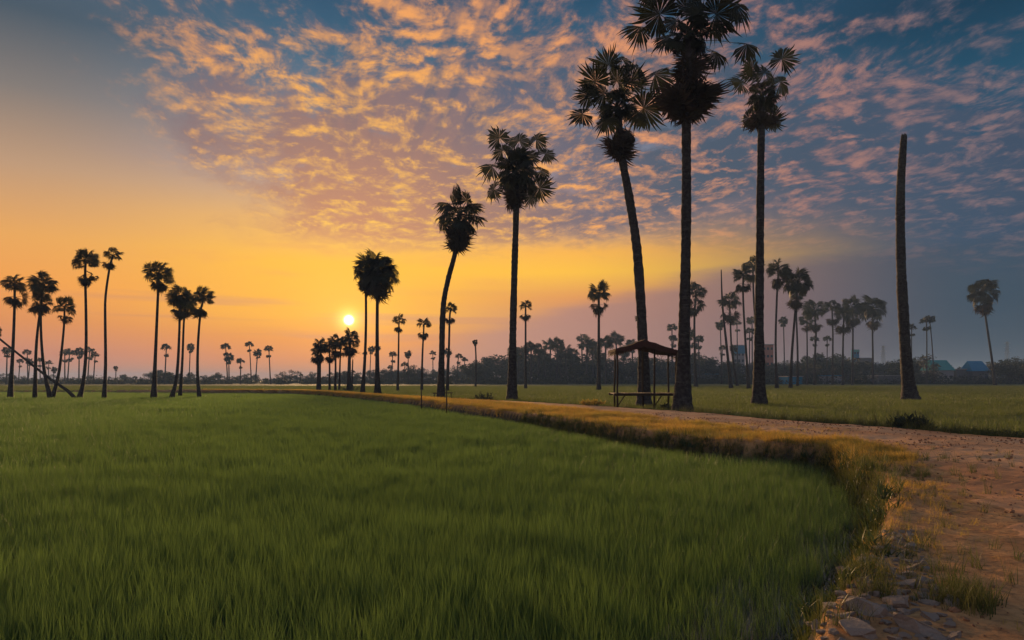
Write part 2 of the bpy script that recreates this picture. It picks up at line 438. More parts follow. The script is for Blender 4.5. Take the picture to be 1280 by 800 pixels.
def height(x, y, under=True):
    x = np.asarray(x, float); y = np.asarray(y, float)
    yw = y + 0
    xb = X_BANK(yw) + 0.10 * wave(x, y, 2.4, 3) ; xr = X_RIGHT(yw); xl = X_LEFT(yw)
    up = sstep((x - xb + 0.28) / 0.42)
    z = -0.6 + 0.6 * up
    plateau = up * (1 - sstep((x - xr) / 1.6))
    z = z - 0.28 * sstep((x - xr) / 1.6)
    # small bumps on the dry bank, none in the fields
    near = 1 / (1 + (y / 60) ** 2)
    z = z + plateau * near * (0.030 * wave(x, y, 3.2, 0) + 0.016 * wave(x, y, 9.0, 12) + 0.035 * wave(x, y, 0.9, 20))
    # crown of the dirt road and its two wheel tracks
    w = np.maximum(xr - xl, 0.5); t = (x - xl) / w
    onp = sstep(t / 0.15) * sstep((1 - t) / 0.15)
    z = z + plateau * onp * 0.03
    far = sstep((y - 96) / 14)
    z = z * (1 - far) + -0.28 * far
    if under: z = z - 0.06 * plateau * sstep((t - 0.04) / 0.08) * sstep((0.98 - t) / 0.08) * (1 - far)
    return z, plateau * (1 - far), t
def hz(x, y): return float(height(np.array([x]), np.array([y]), False)[0][0])

def P2W(px, py, d): return ((px - 640) / FPX * d, d, CAMH + (HOR - py) / FPX * d)

def build_ground():
    rr = [0.6]
    while rr[-1] < 130: rr.append(rr[-1] * 1.0125)
    while rr[-1] < 2400: rr.append(rr[-1] * 1.07)
    rr = np.array(rr)
    th = np.concatenate([np.arange(-50, 50, 0.26), np.arange(50, 310, 2.5)]); th = np.radians(th)
    R, T = np.meshgrid(rr, th, indexing='ij')
    x = R * np.sin(T); y = R * np.cos(T)
    x = np.concatenate([[0.0], x.ravel()]); y = np.concatenate([[0.0], y.ravel()])
    z, pl, t = height(x, y)
    mud = (x < X_BANK(y) + 0.0) & (y < 96)
    n, m = len(rr), len(th)
    i = np.arange(n - 1)[:, None]; j = np.arange(m)[None, :]; j2 = (j + 1) % m
    a = 1 + i * m + j; b = 1 + i * m + j2; c = 1 + (i + 1) * m + j2; d = 1 + (i + 1) * m + j
    quads = np.stack([a, d, c, b], -1).reshape(-1, 4)
    me = mesh_from('ground', np.stack([x, y, z], -1), quads, [GROUND], True, attrs={'verge': pl, 'mud': mud.astype(float)})
    o = obj('ground', me); tag(o, kind='structure')
build_ground()

def build_path():
    ys = [-6.0]
    while ys[-1] < 97: ys.append(ys[-1] + max(0.06, abs(ys[-1]) * 0.012))
    ys = np.array(ys); m = 150
    ts = np.linspace(0.0, 1.0, m)
    Y, T = np.meshgrid(ys, ts, indexing='ij')
    xl = X_LEFT(Y); xr = X_RIGHT(Y)
    jl = 0.22 * np.sin(Y * 1.9) + 0.18 * np.sin(Y * 4.3 + 1) + 0.1 * np.sin(Y * 9.7)
    k = np.clip(Y / 10, .3, 1.2)
    X = (xl + jl * k) * (1 - T) + (xr + 0.8 * jl * np.clip(1.2 - Y / 60, .2, 1)) * T
    z, pl, t = height(X.ravel(), Y.ravel(), False)
    t2 = T.ravel()
    # far along, where the road narrows, it is one worn track; near, two wheel tracks
    tr = np.exp(-((t2 - 0.30) / 0.10) ** 2) + np.exp(-((t2 - 0.72) / 0.10) ** 2)
    edge = np.minimum(t2, 1 - t2) / 0.05
    z = z + 0.004 - 0.022 * tr - 0.065 * (1 - sstep(edge)) + 0.012 * wave(X.ravel(), Y.ravel(), 14.0, 7)
    n = len(ys)
    i = np.arange(n - 1)[:, None]; j = np.arange(m - 1)[None, :]
    q = np.stack([i * m + j, i * m + j + 1, (i + 1) * m + j + 1, (i + 1) * m + j], -1).reshape(-1, 4)
    me = mesh_from('dirt_path', np.stack([X.ravel(), Y.ravel(), z], -1), q, [PATH], True, attrs={'track': np.clip(tr, 0, 1)})
    tag(obj('dirt_path', me), kind='structure')
build_path()

def build_water():
    ys = np.concatenate([np.arange(0.5, 30, 0.25)]); vs = []; 
    for yy in ys:
        b = float(X_BANK(yy)); vs += [(b - 1.5, yy, -0.50), (b + 0.05, yy, -0.50)]
    n = len(ys); q = np.array([[2 * k, 2 * k + 1, 2 * k + 3, 2 * k + 2] for k in range(n - 1)])
    tag(obj('ditch_water', mesh_from('ditch_water', vs, q, [WATER], True)), kind='structure')
build_water()
# ------------------------------------------------------------------ scattered plants (uncountable, geometry nodes on point clouds of ours)
def blade_strip(x, y, h, w, lean, la, yaw, segs=2, curve=1.6):
    """one tapered bent blade: verts, faces"""
    vs = []; fs = []
    cx, sx = math.cos(yaw), math.sin(yaw)
    for k in range(segs + 1):
        t = k / segs; ww = w * (1 - t ** 1.6) * 0.5; off = lean * t ** curve
        px, py, pz = x + math.cos(la) * off, y + math.sin(la) * off, h * (t - 0.18 * lean / max(h, .01) * t * t)
        if k < segs: vs += [(px - cx * ww, py - sx * ww, pz), (px + cx * ww, py + sx * ww, pz)]
        else: vs += [(px, py, pz)]
    for k in range(segs - 1): fs.append((2 * k, 2 * k + 1, 2 * k + 3, 2 * k + 2))
    fs.append((2 * segs - 2, 2 * segs - 1, 2 * segs))
    return vs, fs

def clump(name, mat, n, radius, hmin, hmax, w, leanmax, seed, segs=2):
    r = random.Random(seed); b = MB()
    for i in range(n):
        rr = radius * math.sqrt(r.random()); a = r.uniform(0, 2 * PI)
        h = r.uniform(hmin, hmax)
        vs, fs = blade_strip(rr * math.cos(a), rr * math.sin(a), h, w * r.uniform(.7, 1.3), r.uniform(0.05, 1) * leanmax * h, r.uniform(0, 2 * PI), r.uniform(0, PI), segs)
        b.add(vs, fs)
    return b.mesh(name, mat)

def proto_collection(name, meshes):
    c = bpy.data.collections.new(name)
    for k, me in enumerate(meshes):
        c.objects.link(bpy.data.objects.new(f'{name}_{k}', me))
    return c

def scatter(name, pts, scl, coll, kindlabel=None, cat=None, tilt=0.10):
    pts = np.asarray(pts, np.float32)
    me = bpy.data.meshes.new(name); me.vertices.add(len(pts)); me.vertices.foreach_set('co', pts.ravel())
    a = me.attributes.new('scl', 'FLOAT', 'POINT'); a.data.foreach_set('value', np.asarray(scl, np.float32))
    rot = np.stack([nr.uniform(-tilt, tilt, len(pts)), nr.uniform(-tilt, tilt, len(pts)), nr.uniform(0, 6.283, len(pts))], -1).astype(np.float32)
    a = me.attributes.new('rot', 'FLOAT_VECTOR', 'POINT'); a.data.foreach_set('vector', rot.ravel())
    o = obj(name, me)
    ng = bpy.data.node_groups.new(name, 'GeometryNodeTree')
    ng.interface.new_socket('Geometry', in_out='INPUT', socket_type='NodeSocketGeometry')
    ng.interface.new_socket('Geometry', in_out='OUTPUT', socket_type='NodeSocketGeometry')
    N = ng.nodes; L = ng.links
    gi = N.new('NodeGroupInput'); go = N.new('NodeGroupOutput')
    ip = N.new('GeometryNodeInstanceOnPoints'); ci = N.new('GeometryNodeCollectionInfo')
    ci.inputs['Collection'].default_value = coll; ci.inputs['Separate Children'].default_value = True; ci.inputs['Reset Children'].default_value = True
    L.new(gi.outputs[0], ip.inputs['Points']); L.new(ci.outputs[0], ip.inputs['Instance']); ip.inputs['Pick Instance'].default_value = True
    an = N.new('GeometryNodeInputNamedAttribute'); an.data_type = 'FLOAT'; an.inputs[0].default_value = 'scl'
    ar = N.new('GeometryNodeInputNamedAttribute'); ar.data_type = 'FLOAT_VECTOR'; ar.inputs[0].default_value = 'rot'
    er = N.new('FunctionNodeEulerToRotation'); L.new(ar.outputs[0], er.inputs[0]); L.new(er.outputs[0], ip.inputs['Rotation'])
    L.new(an.outputs[0], ip.inputs['Scale'])
    L.new(ip.outputs[0], go.inputs[0])
    md = o.modifiers.new('scatter', 'NODES'); md.node_group = ng
    tag(o, kindlabel, cat, kind='stuff')
    return o

def rand_field(y0, y1, dens, margin=3.0, k=0.86, xmax=None):
    """random points in the view wedge between two depths"""
    area = (y1 - y0) * (2 * margin + k * (y0 + y1)); n = int(area * dens)
    u = nr.random(n); yy = np.sqrt(y0 ** 2 + u * (y1 ** 2 - y0 ** 2)) if y0 > 0 else y0 + u * (y1 - y0)
    xx = nr.uniform(-1, 1, n) * (k * yy + margin)
    return xx, yy

# --- rice on the left: near clumps, middle clumps, far wide tufts
def build_rice():
    near = proto_collection('rice_near', [clump('rice_clump', RICE, 15, 0.085, 0.24, 0.46, 0.0044, 0.34, 100 + k, 3) for k in range(8)])
    mid = proto_collection('rice_mid', [clump('rice_clump', RICE, 26, 0.22, 0.28, 0.48, 0.009, 0.36, 200 + k, 2) for k in range(6)])
    far = proto_collection('rice_far', [clump('rice_clump', RICE, 46, 0.65, 0.30, 0.48, 0.022, 0.35, 300 + k, 2) for k in range(6)])
    for coll, y0, y1, dens in ((near, 1.2, 14, 185), (mid, 14, 34, 34), (far, 34, 104, 4.2)):
        x, y = rand_field(y0, y1, dens, 4.0)
        b = X_BANK(y) + 0.12 * wave(x, y, 2.4, 3)
        gap = 0.42 + 0.12 * np.sin(y * 3.1) + 0.10 * np.sin(y * 7.7 + x)
        ok = x < b - gap
        # thin, uneven stand: low patches where water shows near the ditch
        ok &= nr.random(len(x)) < 0.80 + 0.35 * wave(x, y, 1.1, 5)
        x, y = x[ok], y[ok]
        s = 0.92 + 0.10 * wave(x, y, 0.45, 8) + 0.10 * wave(x, y, 1.9, 15) + nr.uniform(-.10, .10, len(x))
        edge = np.clip((b[ok] - x - 0.3) / 1.2, 0, 1); s *= 0.72 + 0.28 * edge
        s *= 1 - 0.25 * sstep((y - 60) / 40)
        scatter('rice_crop', np.stack([x, y, np.full(len(x), -0.6)], -1), s, coll, 'dense green rice crop filling the field left of the dirt path', 'rice')
build_rice()

# --- the short green field right of the path and beyond
def build_right_field():
    near = proto_collection('field_near', [clump('field_tuft', FIELD, 30, 0.35, 0.10, 0.30, 0.012, 0.6, 400 + k, 2) for k in range(6)])
    far = proto_collection('field_far', [clump('field_tuft', FIELD, 50, 1.2, 0.12, 0.30, 0.035, 0.5, 500 + k, 2) for k in range(5)])
    for coll, y0, y1, dens in ((near, 12, 55, 5.0), (far, 45, 170, 1.1)):
        x, y = rand_field(y0, y1, dens, 6.0)
        edge = X_RIGHT(y) + 0.9 + 0.5 * np.sin(y * 0.9)
        ok = (x > edge) & (nr.random(len(x)) < 0.85 + 0.3 * wave(x, y, 0.7, 2))
        x, y = x[ok], y[ok]
        s = 0.9 + 0.2 * wave(x, y, 0.3, 4) + nr.uniform(-.2, .2, len(x))
        scatter('field_grass', np.stack([x, y, height(x, y)[0]], -1), s, coll, 'short green crop across the field behind the dirt path', 'grass')
build_right_field()

# --- dry golden grass on the verge between rice and path, thinning out near the camera
def build_verge():
    dry = proto_collection('dry_tufts', [clump('dry_tuft', DRYGRASS, 24, 0.13, 0.06, 0.26, 0.007, 1.1, 600 + k, 2) for k in range(8)])
    dryfar = proto_collection('dry_tufts_far', [clump('dry_tuft', DRYGRASS, 34, 0.30, 0.08, 0.28, 0.014, 1.0, 640 + k, 2) for k in range(6)])
    weed = proto_collection('weed_tufts', [clump('weed_tuft', WEED, 18, 0.08, 0.12, 0.42, 0.008, 0.7, 660 + k, 3) for k in range(8)])
    def strip(y0, y1, n):
        y = nr.uniform(y0, y1, n); b = X_BANK(y); l = X_LEFT(y)
        x = b - 0.12 + (l + 0.35 - b) * nr.random(n) ** 0.9
        return x, y
    def place(name, x, y, s, coll, lab):
        scatter(name, np.stack([x, y, height(x, y, False)[0] - 0.01], -1), s, coll, lab, 'grass')
    x, y = strip(12.5, 34, 9000); k = nr.random(len(x)) < 0.70 + 0.9 * wave(x, y, 1.2, 6); x, y = x[k], y[k]
    place('dry_grass', x, y, nr.uniform(.32, .85, len(x)) * (1 + .7 * wave(x, y, 2.1, 14)), dry, 'golden dry grass along the bank between rice and path')
    x, y = strip(32, 96, 6000)
    place('dry_grass', x, y, nr.uniform(.5, 1.0, len(x)), dryfar, 'golden dry grass along the bank between rice and path')
    # sparse near part
    x, y = strip(2.0, 13.5, 2600); k = nr.random(len(x)) < np.clip(0.16 + 0.8 * wave(x, y, 1.3, 11), 0, 1) * np.clip((y - 4.6) / 4, 0.04, 1); x, y = x[k], y[k]
    place('dry_grass', x, y, nr.uniform(.22, .65, len(x)), dry, 'golden dry grass along the bank between rice and path')
    # litter of dry grass on the left half of the path
    y = nr.uniform(4, 26, 5200); x = X_LEFT(y) + (X_RIGHT(y) - X_LEFT(y)) * nr.random(len(y)) ** 2.2 * 0.6
    k = nr.random(len(x)) < np.clip(0.10 + 1.0 * wave(x, y, 0.9, 17), 0, 1); x, y = x[k], y[k]
    place('dry_grass', x, y, nr.uniform(.10, .34, len(x)), dry, 'golden dry grass along the bank between rice and path')
    # weeds down the bank face and among the stones, a stand at lower right
    y = nr.uniform(2.2, 30, 2400); y = y[nr.random(len(y)) < np.clip((y - 3.5) / 8, .12, 1)]; x = X_BANK(y) + nr.normal(-0.14, 0.12, len(y))
    place('bank_weeds', x, y, nr.uniform(.35, 1.0, len(x)) * np.clip(y / 9, .5, 1), weed, 'green weeds growing down the bank above the ditch')
    c = [(2.98, 4.5, .10, 46), (3.12, 4.75, .12, 30), (2.55, 4.75, .10, 22), (2.45, 5.1, .15, 22), (3.6, 6.6, .4, 34), (1.95, 4.3, .12, 16), (2.75, 5.2, .12, 24), (4.6, 9.0, .7, 60), (6.9, 13.0, .8, 140), (3.3, 5.7, .3, 26), (6.3, 11.0, .5, 70)]
    xs = np.concatenate([nr.normal(a, r, n) for a, b_, r, n in c]); ys = np.concatenate([nr.normal(b_, r, n) for a, b_, r, n in c])
    place('bank_weeds', xs, ys, nr.uniform(.25, .70, len(xs)), weed, 'green weeds growing down the bank above the ditch')
    dark = proto_collection('ditch_weed_tufts', [clump('ditch_weed', DITCHLEAF, 30, 0.17, 0.06, 0.26, 0.026, 1.3, 700 + k, 2) for k in range(6)])
    y = np.concatenate([nr.uniform(4.5, 16, 560), nr.uniform(16, 30, 240)]); x = X_BANK(y) - 0.30 + nr.normal(0, 0.16, len(y))
    place('ditch_weeds', x, y, nr.uniform(.4, 1.0, len(x)), dark, 'dark leafy weeds along the ditch under the bank')
    # dark weeds along the far side of the path
    y = np.concatenate([nr.uniform(10, 26, 1500), nr.uniform(26, 60, 900)]); x = X_RIGHT(y) + 0.6 + np.abs(nr.normal(0, 0.55, len(y)))
    k = nr.random(len(x)) < 0.62 + 0.6 * wave(x, y, 0.7, 25); x, y = x[k], y[k]
    place('path_weeds', x, y, nr.uniform(.5, 1.5, len(x)), weed, 'dark low weeds along the far edge of the dirt path')
build_verge()

# --- clods and pebbles lying on the path
def rock_mesh(name, seed, mat, flatz=0.45, sub=2):
    import bmesh
    r = random.Random(seed); bm = bmesh.new(); bmesh.ops.create_icosphere(bm, subdivisions=sub, radius=0.5)
    planes = [(Vector((0, 0, 1)) + Vector((r.uniform(-.25, .25), r.uniform(-.25, .25), 0)), r.uniform(.2, .3))]
    planes += [(Vector((math.cos(a_), math.sin(a_), r.uniform(-.3, .45))), r.uniform(.22, .42)) for a_ in [k * 1.05 + r.uniform(-.35, .35) for k in range(6)]]
    planes += [(Vector((r.uniform(-1, 1), r.uniform(-1, 1), .9)), r.uniform(.28, .38)) for _ in range(3)]
    planes = [(n_.normalized(), d_) for n_, d_ in planes]
    for v in bm.verts:
        p = v.co.copy()
        for nn, d in planes:
            e = p.dot(nn) - d
            if e > 0: p -= nn * e
        p += Vector((r.uniform(-1, 1), r.uniform(-1, 1), r.uniform(-1, 1))) * 0.034
        a_ = math.atan2(p.y, p.x); j_ = 1 + .13 * math.sin(3 * a_ + seed) + .10 * math.sin(5 * a_ + seed * 2)
        v.co = Vector((p.x * 1.5 * j_, p.y * 1.25 * j_, p.z * flatz * 1.5))
    me = bpy.data.meshes.new(name); bm.to_mesh(me); bm.free(); me.materials.append(mat); return me
CLOD = flat('earth_clod', (.20, .10, .055), (.32, .18, .10), 0.95, 6.0)
def build_clods():
    c = proto_collection('clods', [rock_mesh('clod', 40 + k, CLOD, 0.6, 1) for k in range(5)])
    y = 3.0 + 27 * nr.random(16000) ** 1.5; x = X_LEFT(y) - 0.8 + (X_RIGHT(y) - X_LEFT(y) + 0.8) * nr.random(len(y))
    k = nr.random(len(y)) < np.clip(0.35 + 0.8 * wave(x, y, 1.1, 30), 0, 1); x, y = x[k], y[k]
    s = 0.012 + 0.055 * nr.random(len(x)) ** 4
    scatter('path_clods', np.stack([x, y, height(x, y, False)[0] + 0.008], -1), s, c, 'small earth clods scattered over the dirt path', 'clods', tilt=0.5)
build_clods()

# --- stones on the bank at lower right: each one a thing
def build_rocks():
    ms = [rock_mesh('bank_stone', 70 + k, ROCK, 0.36 + 0.05 * (k % 3), 2) for k in range(9)]
    r = random.Random(5); k = 0; placed = []
    big = [(2.02, 4.02, .22), (2.42, 4.06, .24), (2.28, 4.36, .26), (2.90, 4.5, .14), (2.12, 4.56, .13)]
    labs = ['broad pale slab of stone at the rice edge of the bank', 'broad grey slab among the stones at the very bottom of the bank', 'widest flat slab in the middle of the pile of bank stones',
            'grey slab beside the tall grass tuft on the bank', 'small tilted slab overhanging the dark ditch']
    tries = 0
    while len(placed) < 240 and tries < 20000:
        tries += 1
        if len(placed) < len(big): x, y, s = big[len(placed)]
        else:
            y = 3.5 + 3.3 * r.random() ** 1.3; x = float(X_BANK(y)) + r.uniform(-.08, .80) * (1.15 - 0.2 * (y - 3.6)); s = r.choice([.05, .065, .08, .10, .12, .15, .18]) * r.uniform(.8, 1.15)
            if any((x - a) ** 2 + (y - b) ** 2 < ((s + c) * 0.50) ** 2 for a, b, c in placed): continue
        o = obj('stone', ms[len(placed) % 9], None, (x, y, hz(x, y) + s * 0.07), (r.uniform(-.3, .3), r.uniform(-.35, .15), r.uniform(0, 6.28)), (s, s * r.uniform(.7, 1.0), s * r.uniform(.8, 1.1)))
        n = len(placed)
        if n < len(big): tag(o, labs[n], 'stone', 'stones on the bank')
        else:
            size = 'tiny chip of stone' if s < .055 else 'small rough stone' if s < .075 else 'medium angular stone' if s < .10 else 'large flat stone'
            v = x - float(X_BANK(y)); side = 'overhanging the ditch' if v < .15 else 'next to the ditch edge' if v < .4 else 'in the middle' if v < .7 else 'on the path side'
            row = 'at the picture bottom' if y < 4.2 else 'in the lower half of the pile' if y < 4.8 else 'in the upper half of the pile' if y < 5.5 else 'at the far end'
            tag(o, f"{size} {side}, {row}", 'stone', 'stones on the bank')
        placed.append((x, y, s))
build_rocks()
# ------------------------------------------------------------------ sugar palms
def fan_mesh(name, mat, p, f, bend, fold, span, nseg, seed, lite=False, droop=0.12, join=0.55):
    """one palm leaf along +X: petiole p long, then a pleated fan of radius f whose segments split into free tips"""
    r = random.Random(seed); b = MB()
    pw = 0.014 if not lite else 0.02
    b.tube([(0, 0, 0), (p * .5, 0, p * 0.03), (p, 0, 0)], [pw * 1.5, pw, pw * .8], 3 if lite else 4, caps=False)
    cb, sb = math.cos(bend), math.sin(bend)
    def T(rr, th, lift=0.0):
        x = rr * math.cos(th); y = rr * math.sin(th)
        z = -abs(math.sin(th)) * fold * rr - droop * rr * rr / f + lift
        return (p + x * cb + z * sb, y, -x * sb + z * cb)
    hub = (p, 0, 0); sp = math.radians(span)
    for k in range(nseg):
        th = -sp + 2 * sp * (k + .5) / nseg + r.uniform(-.04, .04); dl = sp / nseg * 0.98
        R = f * (0.80 + 0.2 * math.cos(th * .55)) * r.uniform(.70, 1.10); ji = join * f * r.uniform(.85, 1.1)
        if r.random() < .08: R *= .62
        dth = r.uniform(-.16, .16); lf = r.uniform(-.20, .02) * f
        v = [hub, T(ji, th - dl), T(ji, th, 0.02 * f), T(ji, th + dl)]
        if lite: v += [T(R, th + dth, lf)]; fs = [(0, 1, 2), (0, 2, 3), (1, 4, 2), (2, 4, 3)]
        else:
            m = ji + (R - ji) * .55; w = dl * .50
            v += [T(m, th + dth * .4 - w * .75, lf * .3), T(m, th + dth * .4 + w * .75, lf * .3), T(R, th + dth, lf)]
            fs = [(0, 1, 2), (0, 2, 3), (1, 4, 2), (2, 4, 5), (2, 5, 3), (4, 6, 5)]
        b.add(v, fs)
    return b.mesh(name, mat)

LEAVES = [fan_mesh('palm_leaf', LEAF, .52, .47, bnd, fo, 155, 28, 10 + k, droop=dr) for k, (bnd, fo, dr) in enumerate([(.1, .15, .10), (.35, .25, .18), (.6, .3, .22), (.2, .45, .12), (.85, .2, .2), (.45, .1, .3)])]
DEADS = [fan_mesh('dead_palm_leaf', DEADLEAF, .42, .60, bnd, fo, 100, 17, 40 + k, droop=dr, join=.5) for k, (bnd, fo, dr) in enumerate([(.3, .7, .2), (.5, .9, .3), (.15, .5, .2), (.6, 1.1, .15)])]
_fans = {}
def leaf_for(ratio):
    """leaf with a given petiole : fan-radius ratio, fan radius 1"""
    key = round(max(.3, min(3.2, ratio)) * 4) / 4
    if key not in _fans: _fans[key] = [fan_mesh('palm_leaf', LEAF, key, 1.0, bnd, fo, 155, 30, 70 + k + int(key * 10), droop=dr, join=.58) for k, (bnd, fo, dr) in enumerate([(.25, .25, .15), (.55, .4, .25), (.1, .5, .3)])]
    return _fans[key]

def small_crown(seed, kind):
    r = random.Random(seed); b = MB()
    n = {'full': 22, 'two': 13, 'sparse': 8}[kind]
    lit = [fan_mesh('tmp', LEAF, .50, .46, bnd, .25, 150, 10, 90 + k, True) for k, bnd in enumerate((.15, .5, .8))]
    geo = [([v.co.copy() for v in m.vertices], [tuple(p.vertices) for p in m.polygons]) for m in lit]
    def put(D, N, s, o, k):
        X = D.normalized(); Z = (N - X * N.dot(X)).normalized(); Y = Z.cross(X)
        M = Matrix((X, Y, Z)).transposed()
        b.add([o + (M @ v) * s for v in geo[k][0]], geo[k][1])
    for i in range(n):
        lo = {'full': -.75, 'two': -.15, 'sparse': -.1}[kind]
        sz = lo + (0.98 - lo) * (i + .5) / n; a = i * 2.39996 + r.uniform(-.3, .3); cz = math.sqrt(max(0, 1 - sz * sz))
        put(Vector((math.cos(a) * cz, math.sin(a) * cz, sz)), Vector((r.uniform(-1, 1), r.uniform(-1, 1), .7)), r.uniform(.85, 1.05), Vector((0, 0, 0)), r.randrange(3))
    if kind != 'sparse':
        for i in range(9):
            a = i * 2.4 + r.uniform(-.4, .4)
            put(Vector((math.cos(a), math.sin(a), r.uniform(-1.6, .1))), Vector((r.uniform(-1, 1), r.uniform(-1, 1), .4)), r.uniform(.5, .7), Vector((0, 0, -.85 if kind == 'two' else -.55)), r.randrange(3))
    for m in lit: bpy.data.meshes.remove(m)
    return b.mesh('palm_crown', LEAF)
CROWNS = {k: [small_crown(3 + 7 * i + len(k), k) for i in range(4)] for k in ('full', 'two', 'sparse')}

def quat_from(D, N, roll=0.0):
    X = D.normalized(); N = N - X * N.dot(X)
    if N.length < 1e-4: N = Vector((0.1, -1, .2)) - X * X.dot(Vector((0.1, -1, .2)))
    Z = N.normalized(); Y = Z.cross(X)
    return Matrix((X, Y, Z)).transposed().to_euler()

def trunk_mesh(pts, d, wb, wm, wt, seed, dead=False, boot=0.0):
    sd0 = seed % 7
    """pts: pixel centre line from foot to top. Returns mesh in coordinates local to the foot, and the world top."""
    r = random.Random(seed)
    W = [Vector(P2W(px, py, d)) for px, py in pts]
    # smooth resample (Catmull-Rom)
    H = W[-1].z - W[0].z
    near = d < 62
    n = int(max(10, min(90, H / (0.22 if near else 0.9))))
    P = [W[0] * 2 - W[1]] + W + [W[-1] * 2 - W[-2]]
    out = []
    for i in range(n + 1):
        u = i / n * (len(W) - 1); k = min(int(u), len(W) - 2); t = u - k
        p0, p1, p2, p3 = P[k], P[k + 1], P[k + 2], P[k + 3]
        out.append(0.5 * ((2 * p1) + (p2 - p0) * t + (2 * p0 - 5 * p1 + 4 * p2 - p3) * t * t + (3 * p1 - 3 * p2 + p3 - p0) * t ** 3))
    s = d / FPX / 2; rs = []
    for i in range(n + 1):
        t = i / n; h = t * H
        rr = wm + (wb - wm) * (0.55 * math.exp(-h / 0.9) + 0.45 * math.exp(-h / 3.2)) + (wt - wm) * max(0, (t - .35) / .65)
        if boot and t > 1 - boot: rr *= 1.35 + 0.12 * (i % 2)
        elif near: rr *= 1.0 + (0.045 if i % 2 else -0.035) + r.uniform(-.03, .03) + .03 * math.sin(i * .37 + sd0)
        if dead: rr *= 1 + .10 * math.sin(PI * min(1, max(0, (t - .55) / .4)))
        if dead and t > .985: rr *= .88
        rs.append(rr * s)
    foot = W[0].copy(); out[0].z -= 0.12
    b = MB(); b.tube([p - foot for p in out], rs, 12 if near else 8, True, 0.035 if near else 0.0, r)
    if dead and near:
        for k_ in range(7):
            a_ = k_ * .9; q_ = out[-1] - foot + Vector((math.cos(a_), math.sin(a_), 0)) * rs[-1] * .7
            b.tube([q_ - Vector((0, 0, .3)), q_ + Vector((r.uniform(-.04, .04), 0, r.uniform(.05, .22)))], [rs[-1] * .35, rs[-1] * .06], 4)
    return b.mesh('palm_trunk', BARK, True), foot, out[-1], out

def palm(spec):
    name = spec.get('name', 'sugar_palm')
    bx, by = spec['t'][0]; d = spec.get('d')
    if d is None: d = FPX * (CAMH - spec.get('zv', -0.12)) / (by - HOR)
    pts = list(spec['t']); zg = spec.get('zg')
    if zg is None: zg = hz((bx - 640) / FPX * d, d)
    pts[0] = (bx, HOR + (CAMH - zg) / d * FPX)
    sd = spec.get('seed', int(bx * 7 + by * 3))
    r = random.Random(sd)
    wb, wm = spec['w']; wm *= .84; wt = .84 * spec['wt'] if 'wt' in spec else wm * .85
    tm, foot, top, line = trunk_mesh(pts, d, wb, wm, wt, sd, spec.get('dead', False), spec.get('boot', 0))
    root = empty(name, foot); tag(root, spec['label'], 'palm', spec.get('group'))
    obj('trunk', tm, root)
    if spec.get('dead'): return root
    heart = top - foot; R = spec['R'] * d / FPX * (1.0 if spec.get('fans') else 1.16); st = spec.get('style', 'full')
    if spec['R'] < 9.5 and not spec.get('fans'):
        o = obj('crown', CROWNS[st][sd % 4], root, heart, (0, 0, r.uniform(0, 6.28)), R)
        return root
    up = Vector((0, 0, 1))
    def dead(o0, length, n, lo, hi, spread=0.0):
        for i in range(n):
            a = i * 2.39996 + r.uniform(-.4, .4); e = math.radians(r.uniform(lo, hi))
            D = Vector((math.cos(a) * math.cos(e), math.sin(a) * math.cos(e), math.sin(e)))
            o = o0 + Vector((D.x, D.y, 0)) * wm * .4 * d / FPX + up * r.uniform(-spread, spread)
            obj('dead_leaf', DEADS[r.randrange(4)], root, o, quat_from(D, Vector((D.x, D.y, .4)) + Vector((r.uniform(-.6, .6), r.uniform(-.6, .6), 0))), length * r.uniform(.8, 1.15))
    if spec.get('fans'):
        hx, hy = spec['t'][-1]
        for fx, fy, fr in spec['fans']:
            fw = fr * d / FPX * 1.36
            v = Vector(((fx - hx) * d / FPX, 0, -(fy - hy) * d / FPX)); L = v.length
            dep = r.uniform(-.5, .5) * max(L, fw) ; v.y = dep
            att = heart + up * r.uniform(-.25, .1) * fw
            att.z -= min(0, v.z) * -0.25
            D = (heart + v) - att; pl = max(D.length - 0.0 * fw, .35 * fw)
            m = leaf_for(pl / fw)[r.randrange(3)]
            key = round(max(.3, min(3.2, pl / fw)) * 4) / 4
            N = Vector((r.uniform(-.45, .45), -1.0 if dep < 0.3 * L else 0.9, .55))
            obj('leaf', m, root, att, quat_from(D, N), pl / key if pl / key < fw * 1.25 else fw * 1.15)
    if True:
        n = spec.get('n', 20) + (4 if spec.get('zv') else 1) if not spec.get('fans') else 30; lo = {'full': -.62, 'two': -.22, 'sparse': -.15}[st]
        for i in range(n):
            sz = lo + (0.985 - lo) * ((i + .5) / n) + r.uniform(-.07, .07); sz = max(-.9, min(.99, sz))
            a = i * 2.39996 + r.uniform(-.35, .35); cz = math.sqrt(max(0, 1 - sz * sz))
            D = Vector((math.cos(a) * cz, math.sin(a) * cz, sz))
            N = Vector((r.uniform(-1, 1), r.uniform(-1.2, .6), .75))
            att = heart + up * (sz - .3) * .12 * R
            obj('leaf', LEAVES[r.randrange(6)], root, att, quat_from(D, N), R * (r.uniform(.86, 1.12) if not spec.get('fans') else r.uniform(.6, .92)))
    for (sx, sy, L, n, lo, hi) in spec.get('skirt', []):
        dz = (spec['t'][-1][1] - sy) * d / FPX
        k = min(line, key=lambda p: abs((p - foot).z - (heart.z + dz)))
        o0 = k - foot + Vector(((sx) * d / FPX, 0, 0))
        L = L * (1.0 if spec.get('fans') else 1.18); dead(o0, L * d / FPX, n + 3, lo, hi, 0.16 * L * d / FPX)
    return root

